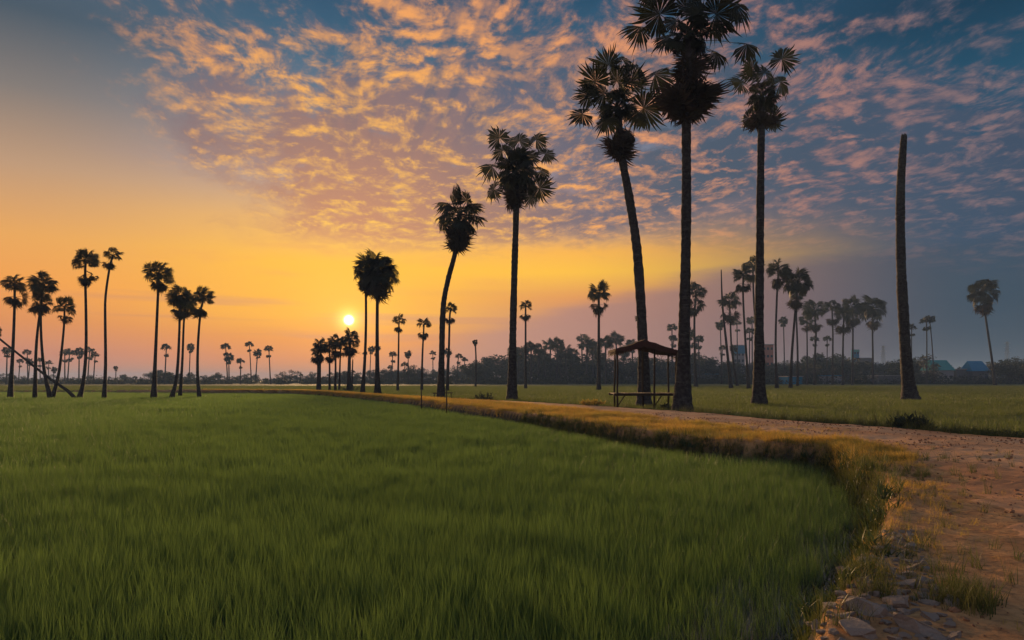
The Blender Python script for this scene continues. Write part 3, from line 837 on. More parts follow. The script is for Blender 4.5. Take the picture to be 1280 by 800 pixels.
RICEV = dict(zv=-0.15, zg=-0.6)
G_LEFT = 'sugar palms standing in the rice at the left'
G_SUN = 'sugar palms clustered under the sun'
G_ROW = 'tall sugar palms along the dirt path'
G_MID = 'sugar palms behind the hut field'
G_RIGHT = 'sugar palms at the right end of the field'
G_FAR = 'tiny far sugar palms along the horizon'
PALMS = [
 # --- the tall ones along the path
 dict(t=[(853,511),(855,420),(857,330),(858,230),(858,150),(860,95),(862,45)], w=(30,14), wt=13, R=40, d=35.3, boot=.16, label='tallest sugar palm beside the hut, its crown cut by the top of the picture', group=G_ROW,
      fans=[(798,40,19),(836,43,20),(830,4,28),(861,3,25),(900,9,29),(890,27,20),(919,7,25),(897,65,17),(930,60,18),(839,58,17),(814,-5,20),(862,-30,26),(832,-28,24),(892,-27,26),(872,20,18),(846,24,16)],
      skirt=[(-12,104,46,9,-88,-68),(-4,100,50,9,-88,-66),(6,100,50,9,-88,-66),(15,104,46,9,-88,-68),(1,64,40,9,-88,-76),(0,112,36,7,-80,-55),(2,124,34,10,-88,-70)]),
 dict(t=[(805,503),(804,440),(797,320),(787,250),(778,200),(774,160),(772,134)], w=(24,13), wt=10, R=38, d=44.5, label='leaning sugar palm rising from behind the thatched hut', group=G_ROW,
      fans=[(726,150,17),(746,96,22),(763,72,20),(799,76,24),(819,92,22),(808,128,26),(829,116,18),(754,121,17),(756,154,16),(774,94,20),(790,98,20),(780,66,18),(738,112,15),(796,142,15)],
      skirt=[(-3,168,30,8,-86,-55),(6,160,27,8,-70,-20),(0,176,30,8,-86,-60)]),
 dict(t=[(949,503),(949,400),(950,300),(951,200),(952,150),(952,122)], w=(22,11.5), wt=9, R=32, d=46, label='straight sugar palm right of the tallest one, with a small ragged crown', group=G_ROW,
      fans=[(946,86,17),(970,82,16),(980,97,17),(922,109,16),(970,128,10),(937,146,13),(968,148,14),(955,92,17),(935,92,13)],
      skirt=[(-6,140,24,7,-84,-45),(7,138,24,7,-84,-45)]),
 dict(t=[(640,498),(641,420),(643,340),(645,270),(645,215)], w=(17,9.5), wt=8.5, R=44, d=55, label='sugar palm with a wide round crown standing alone left of the hut', group=G_ROW,
      fans=[(624,174,15),(649,172,16),(670,174,14),(682,190,14),(677,212,14),(675,232,16),(615,207,17),(617,235,14),(635,230,14),(660,232,15),(664,248,10),(645,200,16),(628,190,14),(660,192,14)],
      skirt=[(-2,236,25,8,-86,-55),(0,242,22,6,-80,-40)]),
 dict(t=[(551,497),(552,450),(554,385),(560,350),(568,320),(572,295),(574,268)], w=(12,7.5), wt=6.5, R=33, d=58, n=21, label='sugar palm with a bent trunk and long drooping crown right of the sun', group=G_ROW, skirt=[(0,278,24,9,-80,-30),(-1,290,22,9,-85,-40),(-1,300,18,7,-86,-50)]),
 dict(t=[(472,491),(471.5,440),(471.5,400),(472,341)], w=(11,4.8), wt=4.4, R=29, d=78, n=30, label='broad crowned sugar palm standing right beside the sun', group=G_ROW, skirt=[(0,352,22,10,-80,-30)]),
 dict(t=[(453,491),(456,450),(457.5,400),(457,338)], w=(8,3.8), wt=3.4, R=18, d=80, n=18, label='slim sugar palm tucked against the broad crowned one beside the sun', group=G_ROW, skirt=[(0,350,15,7,-80,-30)]),
 dict(name='dead_palm', t=[(1138,498),(1132,440),(1127,350),(1125.5,290),(1126,230),(1130,169)], w=(25,13.5), wt=9.5, R=0, dead=True, d=56, label='tall dead palm trunk without a crown at the right of the field', group=G_ROW),
 # --- left group in the rice
 dict(t=[(12.5,494.5),(16,440),(18,390),(18.5,357)], w=(8,3.6), R=15, style='two', n=14, label='leftmost upright palm by the picture edge, a ball of dead leaves under its crown', group=G_LEFT, skirt=[(0,371,13,12,-75,20)], **RICEV),
 dict(t=[(43.5,494.5),(45,440),(48,405),(53,370),(54,358)], w=(6,3.2), R=19, style='two', n=18, label='palm whose two crossing trunks meet, the straighter trunk with the upper crown', group=G_LEFT, skirt=[(0,378,14,12,-75,15)], **RICEV),
 dict(t=[(64,494.5),(56,468),(52,430),(51,395),(52,372)], w=(8,3.2), R=13, style='two', n=12, label='palm with a bowed trunk crossing in front of the straighter one at the left', group=G_LEFT, skirt=[(0,382,10,7,-75,10)], **RICEV),
 dict(t=[(64.5,494.5),(73,470),(78,430),(80.5,400),(80.5,385)], w=(7,2.8), R=15, style='two', n=13, label='shorter palm with a thin flat crown between the crossing trunks and the tall pair', group=G_LEFT, skirt=[(1,397,9,7,-70,15)], **RICEV),
 dict(name='leaning_palm', t=[(96,494.5),(84,488),(62,473),(30,448),(0,424),(-12,413)], w=(6,3.0), R=14, style='full', n=16, label='fallen palm slanting low across the other trunks to the picture edge', group=G_LEFT, **RICEV),
 dict(t=[(98.5,494.5),(104,478),(107.5,440),(107.5,390),(106.5,345),(107,328)], w=(9,3.8), R=18, style='two', n=18, label='tall palm with a full crown and a separate hanging leaf, left of the curved trunk', group=G_LEFT, skirt=[(0,348,13,11,-75,15),(12,344,7,3,-60,10)], **RICEV),
 dict(t=[(130,495),(132,455),(131.5,400),(132,370),(137,335),(141,320)], w=(7,3.4), R=12, style='sparse', n=10, label='tall palm with a curved trunk and a small thin crown in the left group', group=G_LEFT, skirt=[(-3,331,9,9,-75,15)], **RICEV),
 dict(t=[(192,494.5),(194.5,440),(197,380),(198.5,345)], w=(10,3.8), R=19, style='two', n=17, label='straight palm standing alone between the left group and the cluster of three', group=G_LEFT, skirt=[(0,356,13,12,-75,15)], **RICEV),
 dict(t=[(214,494.5),(221,470),(224,420),(225,372)], w=(9,3.6), R=17, style='full', n=22, label='palm with a curved foot, first of the cluster of three at the left', group=G_LEFT, skirt=[(0,385,13,9,-75,0)], **RICEV),
 dict(t=[(225,492.5),(228,450),(230,400),(233,378)], w=(6,3), R=14, style='full', n=16, label='middle palm of the cluster of three, partly hidden behind its neighbour', group=G_LEFT, skirt=[(0,388,11,8,-75,0)], **RICEV),
 dict(t=[(249.5,493.5),(247,470),(247.5,430),(250.5,392),(254,374)], w=(7,3.4), R=15, style='two', n=15, label='palm leaning right, last of the cluster of three at the left', group=G_LEFT, skirt=[(-2,385,12,11,-75,10)], **RICEV),
 # --- under the sun
 dict(t=[(397,487),(397.5,460),(397,440)], w=(4,2.6), R=10, style='full', n=16, d=104, label='low outermost palm of the cluster under the sun', group=G_SUN, skirt=[(0,448,8,6,-75,0)]),
 dict(t=[(399.5,487),(400,455),(401,432)], w=(4.5,3), R=11, style='full', n=18, d=104, label='second palm of the cluster under the sun with a crooked double crown', group=G_SUN, skirt=[(-4,445,10,8,-75,0)]),
 dict(t=[(412,486),(412,460),(412,435)], w=(3.6,2.4), R=9.6, style='full', n=16, d=106, label='palm with a narrow hanging crown in the middle of the cluster under the sun', group=G_SUN, skirt=[(0,443,9,8,-80,-10)]),
 dict(t=[(419,487),(419.5,455),(419,428)], w=(4,2.6), R=11, style='full', n=16, d=104, label='palm left of the short dark trunks in the cluster under the sun', group=G_SUN, skirt=[(0,436,8,6,-75,0)]),
 dict(t=[(424,487),(425,455),(426,430)], w=(3.4,2.2), R=10.5, style='full', n=16, d=104, label='palm close against the widest one in the cluster under the sun', group=G_SUN, skirt=[(0,438,9,6,-75,0)]),
 dict(t=[(436,487),(436.5,460),(437,440),(438,424)], w=(7,4.2), R=13, style='full', n=24, d=103, label='widest palm of the cluster, directly below the sun', group=G_SUN, skirt=[(0,433,12,10,-80,-10)]),
 dict(name='dead_palm', t=[(440,487),(440.5,465),(441,449)], w=(2.6,1.8), R=0, dead=True, d=104, label='short dead trunk beside the widest palm below the sun', group=G_SUN),
 # --- thin palms between the pair and the lone round crown
 dict(t=[(497,487),(498,450),(498.5,412),(499,401)], w=(4,2.4), R=9.8, style='sparse', n=12, d=104, label='thin palm with a drooping mop crown right of the pair beside the sun', group=G_MID, skirt=[(0,410,7,9,-80,5)]),
 dict(t=[(527,487),(528,445),(529.5,415),(530,405)], w=(4,2.5), R=10.5, style='sparse', n=13, d=104, label='thin palm standing above the grey stakes, left of the bent trunk', group=G_MID, skirt=[(0,415,8,9,-75,5)]),
 dict(t=[(559,488),(561,440),(562,400),(563,387)], w=(5,3), R=9.6, style='sparse', n=12, d=98, label='palm with a flat topped crown close behind the bent trunk', group=G_MID, skirt=[(0,398,8,9,-75,10)]),
 dict(name='dead_palm', t=[(594.5,484),(595,450),(594,428)], w=(3.2,2.2), wt=2.2, R=4.5, style='full', d=150, label='thin palm with only a tiny tuft on top, left of the lone round crown', group=G_MID),
 dict(t=[(657,486),(657,440),(657,395),(657,383)], w=(4.6,2.8), R=9.6, style='sparse', n=13, d=120, label='thin palm just right of the lone round crowned one', group=G_MID, skirt=[(0,393,8,9,-75,5)]),
 dict(t=[(748.5,487),(748.5,440),(748.5,390),(748.5,368)], w=(7,3.8), R=17, style='two', n=17, d=106, label='palm with a flat crown standing alone left of the hut roof', group=G_MID, skirt=[(0,384,11,11,-75,15)]),
 dict(t=[(803,486),(802,440),(800,400)], w=(3,2.2), R=9, style='two', d=125, label='palm half hidden behind the leaning palm over the hut', group=G_MID),
 # --- behind and right of the tallest palm
 dict(t=[(870,483),(868.5,440),(868,400),(870,365)], w=(6.5,3.4), R=15, style='two', n=16, d=150, label='palm with a tall narrow crown close to the right of the tallest trunk', group=G_MID, skirt=[(-1,384,12,12,-75,20),(0,376,11,6,-30,30)]),
 dict(name='dead_palm', t=[(914,485.5),(908,430),(903,380),(901.5,337)], w=(6.6,3.6), wt=1.6, R=0, dead=True, d=125, label='dead palm trunk tapering to a bare spike left of the straight palm', group=G_MID),
 dict(t=[(922,482),(915,440),(913,405),(912,378)], w=(4.6,2.8), R=15, style='two', n=17, d=165, label='palm leaning over the bare spike trunk', group=G_MID, skirt=[(0,394,11,10,-75,15)]),
 dict(t=[(936,485.5),(932,430),(929,375),(929,345)], w=(6.2,3.2), R=15.5, style='two', n=17, d=122, label='palm immediately left of the straight ragged crowned palm', group=G_MID, skirt=[(0,356,11,11,-75,15)]),
 dict(t=[(948,484),(945,420),(942,370),(941,333)], w=(5,3), R=14, style='two', n=14, d=140, label='palm mostly hidden behind the straight ragged crowned palm', group=G_MID, skirt=[(0,345,10,6,-75,15)]),
 dict(t=[(971,485.5),(969.5,430),(971,375),(973,340)], w=(6.2,3.2), R=16.5, style='two', n=17, d=122, label='palm with a flat dark crown, first right of the straight ragged one', group=G_MID, skirt=[(-1,350,12,11,-75,15)]),
 dict(t=[(988,485),(990,440),(994,390),(997,355)], w=(6.4,3.6), R=20, style='full', n=24, d=125, label='palm with the largest crown right of the straight one, its trunk beside a second trunk', group=G_MID, skirt=[(-2,372,13,10,-80,-10)]),
 dict(t=[(997,482.5),(997,440),(995.5,395),(996,368)], w=(4.8,2.8), R=11, style='full', n=14, d=160, label='palm whose trunk stands just behind the largest crowned one', group=G_MID, skirt=[(0,376,9,6,-75,0)]),
 dict(t=[(1018.5,480.5),(1019,440),(1020,415),(1018,388)], w=(4.8,3), R=15, style='full', n=20, d=210, label='bushy palm with a double crown, first of the row right of the large crown', group=G_RIGHT, skirt=[(0,403,11,10,-70,15)]),
 dict(t=[(1009,480),(1009,440),(1008.5,400)], w=(3.6,2.2), R=10, style='full', n=13, d=225, label='palm whose crown pokes out left of the bushy double crown', group=G_RIGHT, skirt=[(0,408,8,5,-70,10)]),
 dict(t=[(1041,480),(1041,440),(1041,415),(1040,386)], w=(4,2.6), R=13, style='two', n=15, d=225, label='second palm of the right row, its crown touching the next', group=G_RIGHT, skirt=[(0,398,9,8,-70,15)]),
 dict(t=[(1053.5,481),(1053.5,450),(1054,420),(1055,392)], w=(4,2.8), R=13, style='full', n=18, d=210, label='third palm of the right row with a low hanging crown', group=G_RIGHT, skirt=[(-1,406,12,9,-80,-10)]),
 dict(t=[(1065.5,480.5),(1066,440),(1066,400),(1065,384)], w=(4,2.6), R=14, style='full', n=18, d=215, label='fourth palm of the right row, in front of the teal building', group=G_RIGHT, skirt=[(0,398,12,9,-75,0)]),
 dict(t=[(1091.5,479.8),(1091,440),(1090.5,410),(1091,385)], w=(4.2,2.6), R=18, style='full', n=22, d=230, label='last palm of the right row with a round open crown', group=G_RIGHT, skirt=[(0,400,12,8,-80,-20)]),
 dict(t=[(1139.5,480),(1139.5,440),(1139.5,410)], w=(2.4,1.6), R=7, style='two', d=240, label='small palm just right of the tall dead trunk', group=G_RIGHT),
 dict(t=[(1158.5,480),(1158.5,430),(1158,401)], w=(2.6,1.8), R=8.6, style='two', d=240, label='left palm of the small touching pair right of the dead trunk', group=G_RIGHT),
 dict(t=[(1168,480),(1165,430),(1162,400)], w=(2.4,1.6), R=8, style='two', d=240, label='leaning right palm of the small touching pair', group=G_RIGHT),
 dict(t=[(1244,480),(1240,450),(1234,410),(1230,380),(1229,366)], w=(5,3), R=20, style='full', n=24, d=200, label='palm at the far right with a round open crown on a slanting trunk', group=G_RIGHT, skirt=[(0,378,14,11,-80,-15)]),
]
for sp_ in PALMS: palm(sp_)

# --- labels for the many small ones: counted outwards from landmarks that can be found in the picture
MARKS = [(12, 'the leftmost upright palm'), (50, 'the two crossing trunks'), (107, 'the palm with the separate hanging leaf'), (131, 'the curved thin crowned palm'), (196, 'the left palm standing alone'), (232, 'the cluster of three palms'),
         (300, 'the gap midway to the sun'), (410, 'the cluster under the sun'), (463, 'the touching pair beside the sun'), (528, 'the thin palm above the stakes'), (560, 'the bent trunk'), (594, 'the tiny tufted palm'), (642, 'the lone round crowned palm'),
         (657, 'the thin palm beside the round crown'), (748, 'the flat crowned palm left of the hut'), (805, 'the hut roof'), (858, 'the tallest palm trunk'), (907, 'the bare spike trunk'), (950, 'the straight ragged palm'), (993, 'the largest mid crown'), (1019, 'the bushy double crown'),
         (1055, 'the low hanging crown'), (1091, 'the round open crown of the right row'), (1132, 'the tall dead trunk'), (1163, 'the small touching palms'), (1180, 'the teal roof'), (1226, 'the blue roof'), (1240, 'the far right slanting palm')]
ORD = ['first', 'second', 'third', 'fourth', 'fifth', 'sixth', 'seventh', 'eighth', 'ninth', 'tenth']
def ranked(what, pxs):
    """one label per position: '<what>, second to the left of the hut roof'"""
    out = [None] * len(pxs); slots = {}
    for i, p in enumerate(pxs):
        m = min(range(len(MARKS)), key=lambda j: abs(MARKS[j][0] - p)); slots.setdefault((m, p < MARKS[m][0]), []).append((abs(p - MARKS[m][0]), i))
    for (m, left), l in slots.items():
        for n, (_, i) in enumerate(sorted(l)):
            pos_ = 'next' if len(l) == 1 else (ORD[n] if n < 10 else None)
            out[i] = f"{what}, {pos_} to the {'left' if left else 'right'} of {MARKS[m][1]}" if pos_ else f"{what}, beyond the picture side next to {MARKS[m][1]}"
    return out

# --- the tiny ones along the horizon: crown centre px, crown radius px, foot y, style
LAB_A = 'tiny palm far behind the left group, above the horizon haze'
LAB_B = 'tiny palm between the left group and the sun cluster, above the horizon trees'
LAB_C = 'tiny palm right of the sun between the thin trunks'
LAB_D = 'palm in the dense far grove between the round crown and the hut'
LAB_E = 'small palm in the distance behind the tall trunks right of the hut'
TINY = [(9,439,7,478,LAB_A),(25,452,5,480,LAB_A),(34,441,6,478,LAB_A),(37.5,452,5,480,LAB_A),(50,451,5,480,LAB_A),(61,454,5,478,LAB_A),(68,462,4,478,LAB_A),
 (81,442,7,478,LAB_A),(87,441,7,479,LAB_A),(99,440,7,479,LAB_A),(112,439,7,481,LAB_A),(119,444,6,481,LAB_A),(145,460,3.4,480,LAB_A),(169,472,3,478,LAB_A),
 (208,435,7.5,480,LAB_B),(238,434,6,481,LAB_B),(238,469,4.5,480,LAB_B),(282,434,7,481,LAB_B),(286,447,7,478,LAB_B),(301,452,6,478,LAB_B),(311.5,431,6,478,LAB_B),(322,441,6.5,478,LAB_B),(336,437,6.5,478,LAB_B),(376,469,3,478,LAB_B),
 (464,437,5,479,LAB_C),(471,436,6,478,LAB_C),(456,442,4,479,LAB_C),(430,467,3,480,LAB_C),(491,444,6,481,LAB_C),(488,460,4.5,480,LAB_C),(510,442,5.5,480,LAB_C),(506,456,5.5,479,LAB_C),(541,442,5,460,LAB_C),(560,440,6,478,LAB_C),(573,446,6,478,LAB_C),(581,450,5,478,LAB_C),
 (642,440,10,478,LAB_D),(654,443,11,478,LAB_D),(664,436,10,478,LAB_D),(673,438,10,478,LAB_D),(688,434,11,478,LAB_D),(697,432,10,478,LAB_D),(707,440,10,478,LAB_D),(727,424,8.5,478,LAB_D),(734,432,11,478,LAB_D),(741,436,11,478,LAB_D),(757,430,11,478,LAB_D),(770,426,10,478,LAB_D),(790,431,9,478,LAB_D),(648,450,9,478,LAB_D),(680,447,10,478,LAB_D),(716,444,10,478,LAB_D),(750,446,9,478,LAB_D),(700,446,9,478,LAB_D),(780,440,9,478,LAB_D),
 (840,411,8,479,LAB_E),(842,424,7,479,LAB_E),(862,416,8,480,LAB_E),(873,425,8,480,LAB_E),(868,434,7,480,LAB_E),(900,405,7,480,LAB_E),(903,436,6,480,LAB_E),(921,404,7,480,LAB_E),(917,436,6,480,LAB_E),(940,402,8,480,LAB_E),(937,415,7,480,LAB_E),(979,401,7,478,LAB_E),(1018,424,6,480,LAB_E),(1034,424,6,480,LAB_E)]
TINY_LABELS = ranked('tiny far palm', [t[0] for t in TINY])
for k, (cx, cy, R, fy, lab) in enumerate(TINY):
    lab = TINY_LABELS[k]
    d = 235 + 75 * ((k * 37) % 100) / 100
    lean = rng.uniform(-3, 3)
    palm(dict(t=[(cx + lean, 479), (cx + lean * .3, cy + R * 1.6), (cx, cy)], w=(max(1.6, R * .34), max(1.1, R * .24)), R=R * 1.05, style='two' if k % 3 else 'full', d=d, zg=-0.3, label=lab, group=G_FAR))

# ------------------------------------------------------------------ broadleaf trees of the far tree line
def tree_meshes(seed, tall=1.0):
    """unit tree: height 1, crown about 1 wide; leaf clumps on limbs"""
    r = random.Random(seed); tb = MB(); lb = MB()
    tb.tube([(0, 0, -.05), (.01, 0, .2), (-.01, .01, .45)], [.045, .035, .02], 6)
    lobes = []
    for k in range(13):
        a = k * 2.4 + r.uniform(-.3, .3); rr = r.uniform(.12, .42); zz = r.uniform(.16, .82)
        c = Vector((rr * math.cos(a), rr * math.sin(a), zz)); lobes.append((c, r.uniform(.13, .23)))
        tb.tube([(0, 0, .25 + .02 * k), (c.x * .5, c.y * .5, .25 + .5 * (zz - .25)), tuple(c)], [.018, .012, .005], 4)
    lobes.append((Vector((r.uniform(-.08, .08), 0, .85)), .16))
    for c, R in lobes:
        for i in range(int(2300 * R * R * 1.1) + 14):
            v = Vector((r.gauss(0, 1), r.gauss(0, 1), r.gauss(0, 1))).normalized() * R * (r.random() ** .4)
            v.z *= .8; p = c + v; s = r.uniform(.018, .045)
            u = Vector((r.gauss(0, 1), r.gauss(0, 1), r.gauss(0, 1))).normalized(); w = u.orthogonal().normalized()
            lb.add([p - u * s, p + w * s * .6, p + u * s, p - w * s * .6], [(0, 1, 2, 3)])
    return tb.mesh('tree_trunk', WOODBARK), lb.mesh('tree_crown', TREELEAF)
TREES = [tree_meshes(900 + k) for k in range(7)]
PROFILE = lut([(-400,470),(0,470),(60,471),(130,473),(175,470),(195,465),(215,464),(240,470),(270,468),(300,466),(340,469),(372,463),(385,464),(400,470),(440,466),(462,464),(485,465),(510,458),(525,462),(560,464),(590,452),(610,448),(640,444),(700,442),(760,444),(800,448),(845,449),(880,443),(895,445),(930,456),(960,450),(1000,446),(1040,442),(1060,446),(1100,452),(1140,450),(1158,444),(1175,449),(1200,458),(1225,460),(1240,452),(1262,446),(1290,447),(1400,455),(1700,460)])
FAR_TREES = []
def plant_tree(px, d, h, k, wide):
    tm, cm = TREES[k % 7]
    root = empty('broadleaf_tree', ((px - 640) / FPX * d, d, -0.3), rng.uniform(0, 6.28))
    tag(root, 'tree', 'tree', 'broadleaf trees of the far tree line'); FAR_TREES.append((px, root))
    root.scale = (h * wide, h * wide, h)
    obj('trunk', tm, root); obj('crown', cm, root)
px = -110; k = 0
while px < 1345:
    big = 200 < px < 9999
    d = rng.uniform(285, 350) if px < 1100 else rng.uniform(265, 330)
    top = float(PROFILE(px)) + rng.uniform(-5, 5)
    h = (HOR - top) / FPX * d + 1.8
    if not (1166 < px < 1200 or 1214 < px < 1240) or rng.random() < .0: plant_tree(px, d, max(2.6, h), k, rng.uniform(1.0, 1.6))
    px += rng.uniform(5, 10) * (1.0 if px > 380 else 1.3); k += 1
# a nearer, darker clump or two
for px, d, h, w in ((212, 255, 4.6, 1.9), (200, 262, 4.0, 1.6), (590, 255, 7.6, 1.2), (606, 262, 7.4, 1.2), (512, 270, 5.5, 1.3), (1158, 250, 9.2, 1.1), (1010, 260, 8.5, 1.2), (1262, 250, 8.6, 1.5), (1284, 255, 8.4, 1.4)):
    plant_tree(px, d, h, k, w); k += 1
for (px_, o_), l_ in zip(FAR_TREES, ranked('hazy far tree', [t[0] for t in FAR_TREES])): o_['label'] = l_
def build_undergrowth():
    def bush(seed):
        r = random.Random(seed); b = MB()
        for i in range(150):
            p = Vector((r.gauss(0, .42), r.gauss(0, .42), abs(r.gauss(.25, .28)))); s = r.uniform(.05, .12)
            u = Vector((r.gauss(0, 1), r.gauss(0, 1), r.gauss(0, 1))).normalized(); w = u.orthogonal().normalized()
            b.add([p - u * s, p + w * s * .6, p + u * s, p - w * s * .6], [(0, 1, 2, 3)])
        return b.mesh('bush', TREELEAF)
    c = proto_collection('bushes', [bush(k) for k in range(5)])
    n = 2400; y = nr.uniform(238, 350, n); x = nr.uniform(-.95, .95, n) * y
    ppx = 640 + x / y * FPX
    keep = (nr.random(n) < np.where(ppx < 380, .55, .95))
    x, y = x[keep], y[keep]
    s = nr.uniform(1.4, 3.8, len(x)) * np.where(640 + x / y * FPX > 560, 1.15, .8)
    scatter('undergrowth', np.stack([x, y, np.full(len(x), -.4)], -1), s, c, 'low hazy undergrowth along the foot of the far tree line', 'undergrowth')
build_undergrowth()
# ------------------------------------------------------------------ thatched field hut beside the path
def build_hut():
    d = 37.6; k = d / FPX
    x0 = (805 - 640) * k; zb = hz(x0, d)
    root = empty('field_hut', (x0, d, zb)); tag(root, 'open thatched hut with a raised bench platform beside the tallest palm', 'hut')
    Z = lambda py: CAMH + (HOR - py) * k - zb
    Xp = lambda px: (px - 805) * k
    zp = Z(492); r = random.Random(3)
    dy = 1.9
    # posts: crooked poles
    for px, y, zt in ((772, 0, Z(437)), (818, 0, Z(434)), (846, .1, Z(440)), (775, dy, Z(437)), (812, dy, Z(432)), (845, dy, Z(440))):
        x = Xp(px); b = MB()
        b.tube([(x, y, -.1), (x + r.uniform(-.03, .03), y, zt * .35), (x + r.uniform(-.03, .03), y, zt * .7), (x, y, zt)], [.062, .055, .05, .045], 7)
        obj('post', b.mesh('post', WOOD, True), root)
        if y == 0:
            b = MB(); b.tube([(x, -.02, zp * .30), (x + .42, -.02, zp - .07)], .032, 6); obj('brace', b.mesh('brace', WOOD, True), root)
    # bench frame and planks
    for y in (-.02, dy + .02):
        b = MB(); b.tube([(Xp(767), y, zp - .06), (0, y, zp - .05), (Xp(848), y, zp - .06)], .075, 7); obj('rail', b.mesh('rail', WOOD, True), root)
    n = 20; xa, xb = Xp(768), Xp(847); pm = MB(); pm.box((0, 0, 0), ((xb - xa) / n - .025, dy + .35, .05)); pme = pm.mesh('plank', WOOD)
    for i in range(n):
        obj('plank', pme, root, (xa + (i + .5) * (xb - xa) / n, dy / 2 + r.uniform(-.04, .04), zp + r.uniform(-.006, .006)), (0, r.uniform(-.02, .02), r.uniform(-.01, .01)))
    # thatch: two sagging slopes of straw bundles over a light frame
    ridge = (Xp(803), Z(427.5)); le = (Xp(768), Z(437.5)); re = (Xp(857), Z(441.5))
    def slope(a, bq, seed):
        rr = random.Random(seed); m = MB(); ya, yb = -.55, dy + .55
        L = math.hypot(bq[0] - a[0], bq[1] - a[1]); ux, uz = (bq[0] - a[0]) / L, (bq[1] - a[1]) / L
        sag = lambda t: -.07 * math.sin(PI * t)
        nx = 8; vs = []; fs = []
        for lay in (0, 1):
            for i in range(nx + 1):
                t = i / nx
                for j in range(9):
                    y = ya + (yb - ya) * j / 8
                    th = (.11 * (1 - .5 * t) if lay == 0 else -.24 * (1 - .72 * t * t)) + rr.uniform(-.03, .03)
                    vs.append((a[0] + ux * L * t, y, a[1] + uz * L * t + sag(t) + th + rr.uniform(-.025, .025)))
        N1 = (nx + 1) * 9
        for i in range(nx):
            for j in range(8):
                q = i * 9 + j; fs.append((q, q + 1, q + 10, q + 9)); fs.append((N1 + q, N1 + q + 9, N1 + q + 10, N1 + q + 1))
        for i in range(nx):
            for j in (0, 8):
                q = i * 9 + j; fs.append((q, q + 9, N1 + q + 9, N1 + q))
        for j in range(8):
            for i in (0, nx):
                q = i * 9 + j; fs.append((q, q + 1, N1 + q + 1, N1 + q))
        m.add(vs, fs)
        for i in range(900):     # loose straw
            t = rr.random() ** .8; y = rr.uniform(ya - .04, yb + .04)
            edge = rr.random() < .42
            if edge: t = 1.0 + rr.uniform(-.04, .02)
            z = a[1] + uz * L * t + sag(min(t, 1)) + (rr.uniform(.03, .10) if not edge else rr.uniform(-.30, .10)); x = a[0] + ux * L * t
            ll = rr.uniform(.12, .34); dx = ux * ll * (1 if not edge else .55); dz = uz * ll - (0.0 if not edge else ll * .7) + rr.uniform(-.03, .03)
            w = rr.uniform(.006, .016); yy = rr.uniform(-.05, .05)
            m.add([(x, y - w, z), (x, y + w, z), (x + dx, y + yy, z + dz)], [(0, 1, 2)])
        for i in range(260):     # fringe along the front and back edge
            t = rr.random(); y = rr.choice((ya, yb)); x = a[0] + ux * L * t; z = a[1] + uz * L * t + sag(t) + rr.uniform(-.26, .09)
            ll = rr.uniform(.06, .2); s = -1 if y == ya else 1
            m.add([(x - .012, y, z), (x + .012, y, z), (x + rr.uniform(-.05, .05), y + s * ll * .5, z - ll)], [(0, 1, 2)])
        return m.mesh('thatch', THATCH)
    obj('thatch', slope(ridge, le, 1), root); obj('thatch', slope(ridge, re, 2), root)
    b = MB(); b.tube([(ridge[0], -.6, ridge[1] + .03), (ridge[0], dy / 2, ridge[1] + .06), (ridge[0], dy + .6, ridge[1] + .03)], .06, 7); obj('ridge_pole', b.mesh('ridge_pole', WOOD, True), root)
    for (xe, ze) in (le, re):
        b = MB(); xx = xe * .93 + ridge[0] * .07; b.tube([(xx, -.5, ze - .2), (xx, dy + .5, ze - .2)], .03, 6); obj('eave_pole', b.mesh('eave_pole', WOOD, True), root)
    for y in (0.0, dy):
        b = MB(); b.tube([(le[0], y, le[1] - .19), (ridge[0], y, ridge[1] - .21)], .028, 5); b.tube([(ridge[0], y, ridge[1] - .21), (re[0], y, re[1] - .19)], .028, 5); obj('rafter', b.mesh('rafter', WOOD, True), root)
build_hut()

# ------------------------------------------------------------------ stakes beside the path
def build_stakes():
    for (bx, by, ty, lab) in ((526.5, 504, 487, 'bare grey stake in the dry grass below the thin palm'), (558, 508, 488, 'bare grey stake in the dry grass right of the bent palm foot')):
        d = FPX * 1.5 / (by - HOR); x = (bx - 640) / FPX * d; z = hz(x, d)
        r = random.Random(int(bx)); b = MB(); h = CAMH + (HOR - ty) / FPX * d - z
        b.tube([(0, 0, -.1), (.02, 0, h * .5), (.0, .02, h)], [.042, .038, .03], 7)
        o = obj('wooden_stake', b.mesh('wooden_stake', WOOD, True), None, (x, d, z)); tag(o, lab, 'stake', 'stakes beside the path')
    # low bamboo rail behind the second stake
    d = 56.0; x = (553 - 640) / FPX * d; z = hz(x, d); root = empty('low_rail', (x, d, z)); tag(root, 'low horizontal wooden rail on short posts beside the bent palm foot', 'rail')
    k = d / FPX
    b = MB(); b.tube([(-12 * k, 0, CAMH + (HOR - 491.5) * k - z), (13 * k, 0, CAMH + (HOR - 491) * k - z)], .04, 6); obj('bar', b.mesh('bar', WOOD, True), root)
    for px in (-10, 11):
        b = MB(); b.tube([(px * k, 0, -.1), (px * k, 0, CAMH + (HOR - 491) * k - z)], .035, 6); obj('post', b.mesh('post', WOOD, True), root)
build_stakes()

